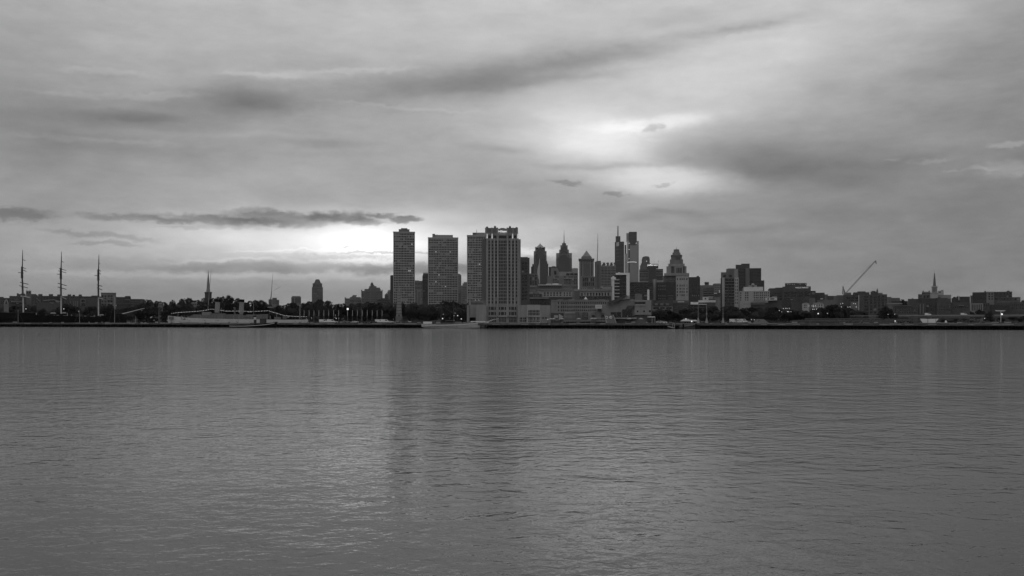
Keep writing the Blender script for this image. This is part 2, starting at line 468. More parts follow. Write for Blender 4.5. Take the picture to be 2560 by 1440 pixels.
strip('quay_deck', -2400, 776, -.6, 18, GZ-1.35, GZ, 'pier concrete', 'grey concrete deck of the long pier in front of the ship basin')
strip('quay_deck', 776.3, 7000, -.6, 26, GZ-1.45, GZ, 'pier concrete', 'grey concrete quay edge along the city bank')
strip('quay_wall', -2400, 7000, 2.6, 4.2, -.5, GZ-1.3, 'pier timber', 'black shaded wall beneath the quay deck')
strip('basin_wall', -2400, 776, 190, 192, -.5, GZ-.05, 'pier timber', 'dark wall at the back of the ship basin')
m = M(); r = random.Random(3)
px = -300
while px < 2900:
    x, y = shore_pt(px, .6); rr = .22+.1*r.random()
    m.tube((x, y, -.3), (x+r.uniform(-.1, .1), y, GZ-1.36), rr, rr, 5); px += r.uniform(7, 13)
o = mesh_obj('quay_piles', m.v, m.f, 'pier timber'); tag(o, 'row of dark timber piles under the quay edge', 'piles', kind='stuff')
# fender boards and kerb beam with uneven wear along the deck edge
m = M(); px = -300
while px < 2900:
    w = r.uniform(6, 34); x0, y0 = shore_pt(px, -.62); x1, y1 = shore_pt(px+w-1, -.62)
    if r.random() < .55:
        z1 = GZ-r.uniform(.1, .5); m.prism([(x0, y0-.25), (x1, y1-.25), (x1, y1), (x0, y0)], z1-r.uniform(.3, .9), z1)
    if r.random() < .35:
        z1 = GZ+r.uniform(.2, .9); xa, ya = shore_pt(px, 5+r.uniform(0, 8)); m.box(xa, xa+r.uniform(.5, 3.5), ya, ya+.8, GZ, z1)
    px += w
o = mesh_obj('quay_clutter', m.v, m.f, 'concrete'); tag(o, 'bollards, boards and low kerbs scattered along the quay edge', 'quay clutter', kind='stuff')
# ------------------------------------------------------------------ far towers of the centre
S = lambda **k: k
# stepped pyramid-capped tower left of centre (frame 3)
t = B('apartment_tower', 'tall dark tower with stepped shoulders and truncated pyramid cap, standing alone', 3, 1900, [
    (638, 815, 690, None, S(m='dark stone', c=9, r=13, pad=(6, 6, 14, 0), vb=960, wf=.45, hf=.5, rel=.6, d=50)),
    (650, 803, 628, 690, S(m='dark stone', c=7, r=3, pad=(8, 8, 4, 4), rel=.6, d=46, y=2))])
M().frus([(t.x(672), 6), (t.x(783), 6), (t.x(783), 40), (t.x(672), 40)], [(t.x(700), 14), (t.x(757), 14), (t.x(757), 32), (t.x(700), 32)], t.z(628), t.z(560)).part('roof', t, 'slate')
B('office_slab', 'short broad grey block with flat roof, left of the stepped dark tower', 2, 1700, [(2228, 2385, 850, None, S(m='dark stone', c=11, r=1, pad=(3, 3, 12, 0), vb=945, wf=.45, hf=.9, d=40)), (2240, 2375, 833, 850, S(m='dark stone', y=3, d=30))])
B('apartment_tower', 'grey three-part block rising behind the trees by the cruiser’s aft mast'.replace('’', "'"), 2, 1700, [
    (1865, 1925, 885, None, S(m='dark stone', d=30)), (1925, 1998, 860, None, S(m='grey stone', c=4, r=1, pad=(4, 4, 4, 0), vb=960, wf=.4, hf=.95, d=34, y=-1)), (1998, 2035, 893, None, S(m='dark stone', d=30, y=1))])
# art deco block
t = B('art_deco_hotel', 'dark massive art deco block with corner turrets and a small domed cupola', 3, 1600, [
    (1428, 1770, 750, None, S(m='dark stone', c=16, r=6, pad=(8, 8, 10, 0), vb=930, wf=.4, hf=.45, rel=.5, d=50)),
    (1480, 1740, 718, 750, S(m='dark stone', y=4, d=40)), (1545, 1730, 695, 718, S(m='dark stone', y=6, d=34)), (1555, 1672, 670, 695, S(m='dark stone', y=8, d=26)),
    (1575, 1640, 655, 670, S(m='dark stone', y=9, d=20))])
for u in (1436, 1762): M().lathe(t.x(u), 4, [(t.w(9), t.z(752)), (t.w(9), t.z(738)), (t.w(2), t.z(728))], 6).part('turret', t, 'dark stone')
M().lathe(t.x(1600), 16, [(t.w(25), t.z(655)), (t.w(26), t.z(645)), (t.w(20), t.z(625)), (t.w(5), t.z(608)), (t.w(1), t.z(595))], 10).part('cupola', t, 'slate')
B('warehouse', 'long low dark building left of the domed art deco block', 3, 1450, [
    (1163, 1430, 870, None, S(m='dark stone', c=14, r=1, pad=(4, 4, 18, 0), vb=935, wf=.5, hf=.5, d=30)), (1163, 1183, 855, 870, S(m='dark stone')), (1245, 1420, 848, 870, S(m='dark stone', y=3, d=20)),
    (1275, 1345, 833, 848, S(m='dark stone', y=4, d=15)), (1290, 1355, 818, 833, S(m='slate', y=5, d=12, n='water_tank'))])
t = B('domed_house', 'small dark building with a pointed dome between the art deco block and the tall slab', 3, 1400, [(1680, 1890, 880, None, S(m='brick', c=10, r=2, pad=(8, 8, 12, 0), vb=950, d=20, g=[('glass', .8), ('lit window', .06), ('dim glass', .2)])), (1740, 1805, 865, 880, S(m='brick', y=2, d=12)), (1803, 1862, 822, 880, S(m='brick', y=3, d=12))])
M().lathe(t.x(1832), 9, [(t.w(29), t.z(822)), (t.w(24), t.z(805)), (t.w(8), t.z(790)), (t.w(1), t.z(778))], 10).part('dome', t, 'slate')
B('office_block', 'pale grey round-shouldered block peeping left of the first concrete slab', 3, 2300, [(1845, 1930, 760, None, S(m='grey stone', c=5, rp=22, pad=(4, 4, 8, 0), vb=900, d=40, rel=.8)), (1858, 1920, 735, 760, S(m='grey stone', y=3, d=30))])
B('apartment_tower', 'narrow black tower edge just left of the first concrete slab', 4, 1350, [(132, 176, 715, None, S(m='dark brick', d=28)), (138, 170, 708, 715, S(m='dark brick', y=2, d=20))])
B('office_block', 'dark grey block with flat roof filling the gap right of the first slab', 4, 1900, [(440, 545, 782, None, S(m='dark stone', c=5, r=5, pad=(5, 5, 15, 0), vb=1050, wf=.4, hf=.4, d=40)), (440, 500, 776, 782, S(m='dark stone', y=3, d=30))])
B('office_block', 'lighter low block with pale floor bands in the gap between the first two slabs', 4, 1500, [(455, 545, 890, None, S(m='grey stone', c=4, rp=26, pad=(5, 5, 10, 0), vb=1080, wf=.6, hf=.4, d=30)), (478, 484, 888, 1060, S(m='concrete', y=-.6, d=.8, n='pilaster'))])
t = B('apartment_tower', 'black curved tower with a pale rooftop lantern behind the second slab', 4, 1300, [(545, 620, 712, None, S(m='dark brick', c=4, rp=22, pad=(4, 2, 14, 0), vb=1050, wf=.5, hf=.4, d=28)), (552, 620, 692, 712, S(m='dark brick', y=2, d=22)), (555, 615, 675, 692, S(m='concrete', y=3, d=14, n='lantern'))])
B('office_tower', 'mid grey round-topped tower just right of the second concrete slab', 4, 2200, [(990, 1046, 710, None, S(m='grey stone', c=4, rp=20, pad=(4, 4, 8, 0), vb=900, d=40, rel=.8)), (990, 1038, 698, 710, S(m='grey stone', y=2, d=30)), (990, 1028, 690, 698, S(m='grey stone', y=4, d=24))])
B('office_block', 'low grey block at the foot of the gap right of the second slab', 4, 1250, [(996, 1048, 905, None, S(m='dark stone', c=4, rp=25, pad=(4, 4, 10, 0), vb=1070, wf=.5, d=20)), (1004, 1040, 896, 905, S(m='grey stone', y=2, d=12))])
t = B('gothic_block', 'grey stone block with arched crown and window rows left of the third slab', 4, 1250, [(1046, 1130, 842, None, S(m='grey stone', c=6, rp=23, pad=(5, 5, 14, 0), vb=1065, wf=.45, hf=.5, d=24)), (1060, 1120, 815, 842, S(m='grey stone', y=2, d=18)), (1075, 1120, 797, 815, S(m='grey stone', y=3, d=14))])

# ---- One of the twin gabled glass towers
def gtower(label, D, zf, cx, segs, spire, roofm, body='curtain wall glass', edge='mid mirror glass'):
    """segs: (half width, wall top row, gable apex row, setback)"""
    t = T('gabled_glass_tower', label, 'skyscraper', zf, cx, D)
    for hw, vt, va, yb in segs:
        u0, u1 = cx-hw, cx+hw; cut = hw*.22
        x0, x1, xc = t.x(u0), t.x(u1), t.x(cx)
        w = x1-x0; dd = w*1.0; c = w*.11
        yc = 25
        m = M(); a = w/2; y0 = yc-a; y1 = yc+a
        plan = [(x0+c, y0), (x1-c, y0), (x1, y0+c), (x1, y1-c), (x1-c, y1), (x0+c, y1), (x0, y1-c), (x0, y0+c)]
        m.prism(plan, 0, t.z(vt)).part('shaft', t, body)
        # crossing gables
        g = M(); g.slab([(x0+c, t.z(vt)), (x1-c, t.z(vt)), (xc, t.z(va))], y0+.05, y1-.05)
        n = len(g.v)
        zt, za = t.z(vt), t.z(va)
        g.add([(x0+.05, y0+c, zt), (x0+.05, y1-c, zt), (x0+.05, yc, za), (x1-.05, y0+c, zt), (x1-.05, y1-c, zt), (x1-.05, yc, za)],
              [(0, 2, 1), (3, 4, 5), (0, 3, 5, 2), (1, 2, 5, 4), (0, 1, 4, 3)])
        g.part('gable', t, body)
        # pale chevron edging
        for sx in (-1, 1):
            b = M(); xa = x0+c if sx < 0 else x1-c
            b.tube((xa, y0-.3, zt), (xc, y0-.3, za+.3), w*.022, n=4); b.tube((xa, y0-.3, zt), (xa, y0-.3, zt-w*.5), w*.012, n=4)
            b.part('chevron_edge', t, edge)
    m = M(); m.lathe(t.x(cx), 25, [(t.w(r), t.z(v)) for r, v in spire], 8); m.part('spire', t, roofm)
    return t
t = gtower('tall glass tower with layered gables and a long needle spire', 3300, 13, 865,
    [(190, 735, 590, 0), (118, 590, 505, 0), (88, 470, 400, 0), (50, 420, 350, 0)],
    [(46, 430), (32, 385), (16, 340), (9, 290), (8, 200), (4, 120), (1.2, 40)], 'curtain wall glass')
t.quick('floor_bands', 700, 1040, 640, 650, -12, -11, 'mid mirror glass')
t = gtower('shorter gabled glass tower with a faceted roof point and no needle', 3200, 13, 292,
    [(155, 650, 540, 0), (122, 560, 440, 0)],
    [(112, 470), (112, 462), (14, 372), (8, 366), (1.5, 340)], 'mid mirror glass')
for u0, u1, v in ((70, 140, 920), (100, 140, 860), (445, 488, 850), (430, 465, 790)): t.quick('shoulder', u0, u1, v, None, 12, 40, 'curtain wall glass')
# slab with curved mirrored edge in front of it
t = T('curved_glass_tower', 'dark tower with a bright curved mirrored edge before the shorter gabled tower', 'skyscraper', 13, 350, 2200)
m = M(); m.slab(t.tri([(275, 740), (445, 745), (455, 1000), (440, 1340), (285, 1345), (285, 1000)]), 0, 30); m.part('wall', t, 'curtain wall glass')
m = M(); m.slab(t.tri([(275, 735), (286, 740), (286, 1345), (272, 1345), (258, 1230), (232, 1140), (220, 1050), (240, 930), (262, 850)]), -1, 8); m.part('mirrored_edge', t, 'pale mirror glass')
t.quick('wall', 275, 455, 1340, None, 0, 30, 'curtain wall glass')
B('office_block', 'dark low block with tall grey piers left of the curved mirrored tower', 13, 1500, [(-60, 225, 1090, None, S(m='dark stone', xs=[(-50, 20), (45, 90), (105, 150), (165, 210)], ys=[(1130, 1160), (1175, 1250), (1262, 1370)], d=30, rel=.8))])
B('office_tower', 'narrow bronze office tower with paired dark windows beside the hotel tower', 5, 800, [
    (106, 226, 484, 515, S(m='brick', d=18)), (112, 205, 474, 484, S(m='brick', y=2, d=12)),
    (106, 226, 515, 690, S(m='brick', xs=[(126, 157), (163, 194)], ys=[(538, 570), (580, 612), (618, 645), (650, 672)], d=20)),
    (106, 226, 690, None, S(m='brick', xs=[(126, 157), (163, 194)], ys=[(704, 730), (740, 767), (786, 810), (828, 850), (868, 898), (912, 940), (955, 985), (1000, 1030)], d=20))])
# framed block with arch
t = B('framed_block', 'dark block with a pale inner frame and a single tall opening', 13, 1700, [
    (495, 740, 930, None, S(m='slate', d=30)), (575, 660, 915, 930, S(m='slate', y=3, d=20))])
m = M(); m.slab(t.tri([(550, 955), (700, 955), (730, 1010), (745, 1060), (745, 1160), (550, 1160)]), -2, 0); m.part('inner_frame', t, 'grey stone')
t.quick('opening', 630, 680, 1030, 1115, -2.4, -1.9, 'glass')
t = B('stepped_block', 'broad grey stepped office block below the gabled towers', 13, 1500, [
    (460, 1200, 1145, None, S(m='grey stone', xs=[(600, 640), (650, 690), (700, 740), (860, 905), (915, 960), (970, 1015), (1025, 1075), (1105, 1140), (1150, 1185)], ys=[(1165, 1185), (1225, 1245), (1262, 1278), (1295, 1312), (1328, 1345)], d=40)),
    (745, 1190, 1045, 1145, S(m='concrete', d=34, y=3))])
for a, b in ((920, 997), (1013, 1092), (1108, 1186)): t.quick('window', a, b, 1085, 1132, 2.6, 3.4, 'glass')
m = M()
for a, b, c, d in ((862, 1095, 1205, 1222), (1045, 1062, 1222, 1390), (1062, 1190, 1385, 1400), (1180, 1195, 1145, 1400), (1062, 1095, 1222, 1262)): t.box(m, a, b, c, d, -2, -.5)
m.part('pale_frame', t, 'concrete')
B('office_tower', 'plain grey tower with rounded corners behind the stepped block', 13, 2600, [(1055, 1200, 975, None, S(m='mid mirror glass', d=40)), (1062, 1190, 962, 975, S(m='mid mirror glass', y=2, d=36))])
m = M()
# pyramid-roofed bank tower
t = B('pyramid_roof_tower', 'square grey tower with heavy cornice and a pale pyramid roof', 13, 2900, [
    (1230, 1580, 760, None, S(m='grey stone', xs=[(1275, 1295)]+reg(1330, 1490, 9, .5)+[(1515, 1545)], ys=[(790, 830), (850, 1150)], d=90, rel=1.2, g=[('dim glass', 1)])),
    (1212, 1592, 735, 760, S(m='dark stone', y=-4, d=98, n='cornice')),
    (1278, 1530, 690, 735, S(m='grey stone', y=8, d=74, n='setback')), (1290, 1515, 670, 690, S(m='grey stone', y=12, d=66, n='setback'))])
cx = t.x(1405); M().frus(rect(cx, 45, t.w(205), 60), rect(cx, 45, .6, .6), t.z(670), t.z(515)).part('pyramid_roof', t, 'copper')
B('office_block', 'dark block of tall piers and a flat top in front of the pyramid-roofed tower', 13, 1400, [(1300, 1600, 1165, None, S(m='dark stone', c=6, r=2, pad=(10, 10, 20, 0), vb=1400, wf=.7, hf=.8, d=30))])
t = B('office_tower', 'plain dark shaft tower beneath a tall thin antenna', 5, 2000, [(1063, 1143, 535, None, S(m='dark stone', d=30)), (1085, 1143, 524, 535, S(m='dark stone', y=3, d=20)), (1100, 1110, 575, None, S(m='slate', y=-.5, d=1, n='shaft_edge'))])
m = M(); m.tube((t.x(1096), 12, t.z(524)), (t.x(1103), 12, t.z(290)), .9, .5, 5); m.tube((t.x(1103), 12, t.z(290)), (t.x(1103), 12, t.z(165)), .5, .25, 5)
for v in (330, 300, 345, 255): m.tube((t.x(1103)-.9, 12, t.z(v)), (t.x(1103)+.9, 12, t.z(v)), .7, .7, 5)
m.part('antenna', t, 'grey metal')
def lettering(text, par, u0, u1, vb, y, t, mt, fs=None, name='sign_letters', h=None):
    cu = bpy.data.curves.new(name, 'FONT'); cu.body = text; cu.size = 1; cu.extrude = .04
    to = bpy.data.objects.new(name, cu); C.objects.link(to)
    bpy.context.view_layer.update()
    me = bpy.data.meshes.new_from_object(to); C.objects.unlink(to); bpy.data.objects.remove(to)
    xs = [v.co.x for v in me.vertices]; ys = [v.co.y for v in me.vertices]
    w = max(xs)-min(xs); hh = max(ys)-min(ys); W = t.x(u1)-t.x(u0); s = W/w; sy = (h/hh) if h else s
    for v in me.vertices:
        x, yy, z = v.co; v.co = (t.x(u0)+(x-min(xs))*s, y-z*6*s, t.z(vb)+(yy-min(ys))*sy)
    me.materials.append(MATS[mt]); o = bpy.data.objects.new(name, me); C.objects.link(o); o.parent = t.root
    return o
t = B('striped_office_slab', 'wide grey slab with pale floor stripes and rooftop letters P S F S', 5, 1900, [
    (1143, 1335, 585, None, S(m='concrete', xs=[(1146, 1182), (1185, 1226), (1229, 1270), (1273, 1332)], ys=[(600, 612)]+[(v, v+13) for v in range(622, 860, 20)], d=26, rel=.9, g=[('dim glass', .8), ('glass', .3)], wn='window_band')),
    (1143, 1335, 545, 585, S(m='slate', y=3, d=14, n='rooftop_sign_wall'))])
for ch, u in (('P', 1146), ('S', 1196), ('F', 1247), ('S', 1292)): lettering(ch, t, u, u+22, 584, 2.2, t, 'dim sign glow', h=t.w(36), name='sign_letter')

# ---- two tallest glass towers
t = T('spired_glass_skyscraper', 'tallest slim glass skyscraper with offset upper box and square mast', 'skyscraper', 12, 465, 3500)
t.quick('left_wall', 355, 386, 475, None, 4, 60, 'curtain wall glass')
t.facade(386, 578, 475, None, [(390, 484), (490, 574)], [(560, 650), (660, 735), (745, 820), (830, 910), (920, 1000), (1010, 1095), (1105, 1190), (1200, 1290)], 'dim glass', 0, 60, .8, [('curtain wall glass', 1)], wname='glazed_bay')
t.quick('upper_box', 374, 490, 335, 478, 8, 55, 'curtain wall glass')
M().prism(rect(t.x(430), 30, t.w(30), t.w(30)), t.z(340), t.z(215)).frus(rect(t.x(430), 30, t.w(30), t.w(30)), rect(t.x(430), 30, t.w(22), t.w(22)), t.z(215), t.z(74)).part('mast', t, 'grey metal')
M().slab(t.tri([(390, 492), (458, 480), (458, 572), (390, 588)]), -1.2, -.2).part('pale_panel', t, 'pale mirror glass', label='pale square panel near the top')  # plain panel of paler glass
for v in (660, 748, 838, 930): M().slab(t.tri([(390, v), (458, v-14), (458, v-6), (390, v+10)]), -1.3, -.2).part('light_band', t, 'mid mirror glass')
t.quick('crown', 490, 578, 470, 558, -.6, 0.1, 'curtain wall glass')
t = T('core_tower', 'thin dark core slab between the two tallest glass towers', 'skyscraper', 12, 612, 3450)
t.quick('wall', 592, 630, 550, 755, 0, 20, 'curtain wall glass'); 
t.quick('wall', 588, 650, 755, None, 2, 20, 'pale mirror glass', label='bright mirrored lower shaft')
t = T('obelisk_glass_skyscraper', 'broad mirrored obelisk skyscraper with notched corners and a dark crown', 'skyscraper', 12, 790, 3400)
t.quick('left_face', 645, 690, 455, None, 3, 60, 'pale mirror glass'); t.quick('left_crown', 632, 692, 262, 455, 6, 50, 'mid mirror glass')  # left side gets paler glass to imitate its bright reflection
t.quick('crown', 690, 884, 240, 560, 0, 50, 'curtain wall glass'); t.quick('crown_top', 700, 876, 232, 240, 4, 40, 'curtain wall glass')
t.quick('recessed_strip', 682, 716, 560, 1210, 1.2, 8, 'curtain wall glass')
t.quick('main_face', 716, 888, 560, None, 0, 55, 'mid mirror glass'); t.quick('right_face', 888, 930, 455, None, 3, 58, 'mid mirror glass')
t.quick('left_base', 645, 716, 1210, None, 1, 50, 'mid mirror glass')
m = M(); pp = [(660, 970), (700, 962), (760, 958), (820, 958), (880, 970)]
for a, b in zip(pp, pp[1:]): m.tube((t.x(a[0]), -.6, t.z(a[1])), (t.x(b[0]), -.6, t.z(b[1])), 1.6, n=4)
m.part('light_arc', t, 'dim sign glow')
for a, b, c in ((690, 716, 510), (858, 884, 510), (686, 716, 660), (690, 708, 882)): t.quick('corner_light', a, b, c-8, c+6, -.8, -.1, 'dim sign glow')

# ---- clock/lettered group
t = T('tapered_tower', 'dark tapering masonry tower with a small lit clock behind the lettered hospital', 'building', 12, 1100, 1900)
for u0, u1, v0, v1, y in ((960, 1220, 1040, None, 0), (980, 1215, 990, 1040, 2), (1000, 1195, 890, 990, 4), (1010, 1190, 845, 890, 6), (1030, 1175, 825, 845, 8)):
    t.quick('wall', u0, u1, v0, v1, y, 40-y, 'dark stone')
M().slab(t.tri([(1030, 825), (1100, 812), (1175, 822), (1175, 826), (1030, 826)]), 10, 28).part('roof', t, 'slate')
M().tube((t.x(1118), 3.6, t.z(938)), (t.x(1118), 4.2, t.z(938)), t.w(12), n=12).part('clock_face', t, 'dim sign glow')
t = B('hospital_block', 'dark broad hospital block with pale floor stripes and a lit white name sign', 12, 1500, [
    (940, 1160, 1135, None, S(m='concrete', xs=[(946, 1154)], ys=[(1140, 1160), (1168, 1202), (1212, 1244), (1253, 1287), (1296, 1328), (1338, 1357), (1372, 1410)], d=30, rel=.8, g=[('dim glass', 1)], wn='window_band')),
    (1160, 1340, 1100, None, S(m='slate', d=36, y=-2)), (1340, 1515, 1128, None, S(m='concrete', xs=[(1345, 1510)], ys=[(1134, 1160), (1170, 1202), (1212, 1244), (1253, 1285), (1295, 1400)], d=30, rel=.8, g=[('dim glass', 1)], wn='window_band')),
    (1125, 1400, 1008, 1102, S(m='slate', y=-2.2, d=24, n='sign_block'))])
lettering('Jefferson', t, 1135, 1388, 1064, -2.4, t, 'sign glow', h=t.w(48))
t.quick('flagpole', 1396, 1398, 925, 1010, 2, 2.3, 'grey metal')
t.quick('flag', 1398, 1410, 930, 950, 2, 2.2, 'grey stone')
# ------------------------------------------------------------------ three concrete-grid slabs
SG = [('glass', .66), ('dim glass', .14), ('curtained glass', .20)]
def grid_slab(label, u0, u1, vt, D, cols, pitch, first, pent, lit, cx=None):
    t = T('concrete_grid_tower', label, 'apartment tower', 4, (u0+u1)/2, D, 'three concrete-grid apartment towers')
    # corner walls and roof slab
    r = round((1092-first)/pitch)
    ys = [(first+pitch*k+pitch*.13, first+pitch*k+pitch*.84) for k in range(r)]
    xs = reg(u0+9, u1-9, cols, .72)
    t.facade(u0, u1, vt, None, xs, ys, 'light concrete', 0, 22, .45, SG, 'concrete_grid')
    t.quick('parapet', u0-2, u1+2, vt-3, vt+9, -.35, 22.3, 'light concrete')
    t.quick('corner_pier', u0, u0+7, vt+9, None, -.3, 0, 'light concrete'); t.quick('corner_pier', u1-7, u1, vt+9, None, -.3, 0, 'light concrete')
    for a, b, c, d, mt in pent: t.quick('penthouse', a, b, c, d, 5, 16, mt)
    rr = random.Random(int(u0))
    m = M()
    for u, v in lit:
        k = min(range(cols), key=lambda i: abs((xs[i][0]+xs[i][1])/2-u)); j = min(range(r), key=lambda i: abs(sum(ys[i])/2-v))
        t.box(m, xs[k][0], xs[k][1], ys[j][0]+7, ys[j][1]-4, .30, .385)
    if lit: m.part('lit_windows', t, 'lit window', 'stuff')
    return t
grid_slab('narrowest of the three concrete-grid apartment towers, left of the others', 170, 449, 152, 1045, 13, 31.2, 168,
          [(240, 380, 112, 152, 'dark stone'), (270, 352, 99, 112, 'dark stone'), (252, 368, 132, 140, 'concrete')], [(410, 298), (372, 645), (385, 645)])
grid_slab('widest of the concrete-grid apartment towers with a long penthouse, in the middle', 617, 1005, 226, 1030, 18, 29.6, 246,
          [(672, 938, 186, 226, 'concrete'), (672, 708, 173, 186, 'dark stone'), (726, 738, 180, 186, 'dark stone'), (690, 708, 190, 204, 'slate')], [(716, 416), (900, 416), (752, 705), (838, 853), (712, 780)])
t = grid_slab('concrete-grid apartment tower half hidden behind the crowned hotel', 1118, 1400, 196, 1000, 13, 30.6, 215,
          [(1190, 1350, 156, 196, 'concrete'), (1190, 1240, 164, 180, 'slate')], [(1270, 560)])
M().tube((t.x(1243), 8, t.z(196)), (t.x(1243), 8, t.z(112)), .35, .15).part('antenna', t, 'dark metal')

# ------------------------------------------------------------------ hotel tower with its crown
D = 684
t = T('crowned_hotel_tower', 'wide pale hotel tower with turreted crown, uplights and a lit white rooftop name', 'hotel', 4, 1560, D)
HG = [('glass', .86), ('dim glass', .12), ('curtained glass', .02)]
rows = [(265+43.2*k, 297+43.2*k) for k in range(19)]
# side bay, left flank
t.quick('side_wing', 1305, 1372, 232, 1030, 9, 30, 'grey stone')
t.quick('side_wing', 1340, 1372, 215, 240, 10, 28, 'grey stone')
xsL = [(1394, 1413), (1438, 1457), (1482, 1503)]
xsR = [(1655, 1675), (1700, 1720), (1746, 1765)]
t.facade(1366, 1516, 238, 1110, xsL, rows, 'concrete', 0, 26, .5, HG)
t.facade(1641, 1778, 238, 1110, xsR, rows, 'concrete', 0, 26, .5, HG)
t.facade(1516, 1641, 238, 1110, reg(1528, 1630, 5, .74), [(a-2, b-1) for a, b in rows], 'concrete', .5, 25, .9, [('glass', 1)], name='centre_bay')
for u in (1376, 1424, 1469, 1513, 1637, 1686, 1731, 1775): t.quick('pilaster', u-6, u+6, 236, 1110, -.7, .1, 'light concrete')
t.quick('right_flank', 1778, 1810, 242, None, 3, 30, 'concrete')
t.quick('right_flank', 1790, 1800, 244, 1080, 2.6, 3.1, 'light concrete')
# lower big windows in groups of three
big = []
for g in (1397, 1527, 1659):
    big += [(g, g+18), (g+27, g+66), (g+75, g+93)]
t.facade(1366, 1800, 1110, 1235, big, [(1116, 1156), (1182, 1224)], 'concrete', -1.2, 24, .6, DARKG, name='base_wall')
t.facade(1366, 1800, 1235, None, reg(1395, 1492, 5, .7)+reg(1527, 1622, 5, .7)+reg(1659, 1756, 5, .7), [(1252, 1272), (1276, 1312)], 'concrete', -1.2, 24, .6, HG, name='arcade_wall')
t.quick('cornice', 1390, 1770, 1236, 1244, -2.0, -1.2, 'light concrete')
for u in (1510, 1645, 1778): t.quick('pier_cap', u-8, u+8, 1236, 1256, -2.4, -1.2, 'dark stone')
# crown
t.facade(1350, 1778, 160, 240, [(1390, 1428), (1458, 1500), (1529, 1630), (1652, 1690), (1716, 1752)], [(195, 234)], 'concrete', 2, 22, .8, DARKG, name='crown_wall')
t.quick('crown_wall', 1350, 1520, 98, 160, 2, 22, 'grey stone'); t.quick('crown_wall', 1628, 1775, 98, 160, 2, 22, 'grey stone')
M().slab(t.tri([(1520, 160), (1520, 112), (1540, 104), (1560, 98), (1590, 98), (1612, 105), (1628, 108), (1628, 160)]), 2.2, 22).part('crown_arch', t, 'dark stone')
for u in (1376, 1478, 1671, 1755):
    w = t.w(15); cx = t.x(u)
    top = {1376: 78, 1478: 70, 1671: 72, 1755: 84}[u]
    M().lathe(cx, 3.4, [(w, t.z(160)), (w, t.z(top+12)), (w*.8, t.z(top+3)), (w*.45, t.z(top))], 10).part('turret', t, 'dark stone')
for u in (1362, 1440, 1507, 1636, 1710, 1766): t.quick('crown_pier', u-9, u+9, 95, 240, 1.2, 2.1, 'concrete')
for u in (1377, 1441, 1705, 1771):
    M().frus(rect(t.x(u), .9, t.w(13), .5), rect(t.x(u), .9, t.w(7), .3), t.z(240), t.z(175)).part('uplight_glow', t, 'wash light')
lettering('Hilton', t, 1524, 1626, 158, 1.0, t, 'sign glow', h=t.w(27))
# podium
P = B('hotel_podium', 'pale stepped podium wall adjoining the hotel tower on its left', 4, 676, [
    (1115, 1232, 1090, 1252, S(m='concrete', y=4, d=20)), (1150, 1232, 1252, None, S(m='slate', y=9, d=10)), (1115, 1150, 1252, None, S(m='concrete', y=4, d=20)),
    (1232, 1364, 1090, None, S(m='concrete', y=0, d=26)), (1140, 1364, 1030, 1090, S(m='grey stone', xs=reg(1172, 1330, 11, .55), ys=[(1058, 1084)], y=8, d=16)),
    (1140, 1165, 1028, 1090, S(m='concrete', y=7, d=10)), (1149, 1156, 1092, 1240, S(m='dark stone', y=3.6, d=.5, n='downpipe'))])
for a, b in ((1220, 1236), (1262, 1280)): P.quick('lit_window', a, b, 1025, 1031, 7.5, 7.9, 'lit window')
P = B('conference_wing', 'low pale hall right of the hotel with two large gridded windows', 11, 676, [
    (1650, 1890, 240, None, S(m='concrete', xs=[(1695, 1725), (1732, 1770), (1792, 1825), (1832, 1872)], ys=[(570, 625), (635, 690)], d=20)),
    (1890, 2250, 235, None, S(m='light concrete', xs=reg(1925, 2232, 8, .78), ys=[(378, 440), (448, 520), (565, 640), (650, 700)], d=20, y=-.6, rel=.5)),
    (2250, 2525, 245, None, S(m='concrete', xs=[(2295, 2350), (2372, 2430)], ys=[(570, 605)], d=20, g=[('dim glass', 1)]))])
P.quick('ledge', 1885, 2255, 525, 552, -1.1, -.6, 'light concrete')

# ------------------------------------------------------------------ old blocks behind the waterfront, centre
B('brick_block', 'dark brick block with a pale cornice line directly behind the low hall', 5, 840, [(180, 490, 1012, None, S(m='dark brick', c=9, r=1, pad=(20, 10, 40, 0), vb=1080, wf=.4, hf=.5, d=18)), (180, 470, 996, 1012, S(m='concrete', y=-.8, d=19, n='cornice')), (115, 190, 930, None, S(m='dark brick', y=3, d=16))])
t = B('ornate_block', 'low ornate block with small rooftop pieces beside the bronze tower', 5, 900, [(190, 385, 948, None, S(m='brick', c=8, r=1, pad=(10, 6, 8, 0), vb=990, wf=.45, hf=.6, d=18)), (195, 270, 925, 948, S(m='concrete', y=1, d=12)), (285, 350, 925, 948, S(m='grey stone', y=2, d=10)),
    (205, 320, 850, 948, S(m='dark stone', y=12, d=16)), (230, 300, 842, 858, S(m='concrete', y=11, d=10))])
t = B('arcaded_exchange', 'pale stone building with two decks of arched windows and a flat white rooftop storey', 5, 930, [
    (340, 640, 836, 885, S(m='brick', xs=reg(360, 630, 11, .5), ys=[(846, 864)], d=18, y=3)), (335, 640, 828, 838, S(m='off white paint', y=2.6, d=19, n='roof_slab')), (640, 735, 848, 885, S(m='grey stone', y=4, d=15)), (640, 738, 843, 850, S(m='concrete', y=3.6, d=16, n='roof_slab')),
    (325, 775, 885, 1005, S(m='light concrete', xs=[(410, 432), (450, 472), (491, 513), (530, 552), (571, 593), (612, 634), (666, 684), (700, 718), (735, 753)], ys=[(930, 948), (958, 974)], d=22, rel=.6)),
    (320, 780, 885, 897, S(m='concrete', y=-1, d=24, n='cornice')), (380, 775, 908, 914, S(m='light concrete', y=-.5, d=.6, n='string_course')),
    (385, 775, 990, None, S(m='brick', y=-.5, d=10))])
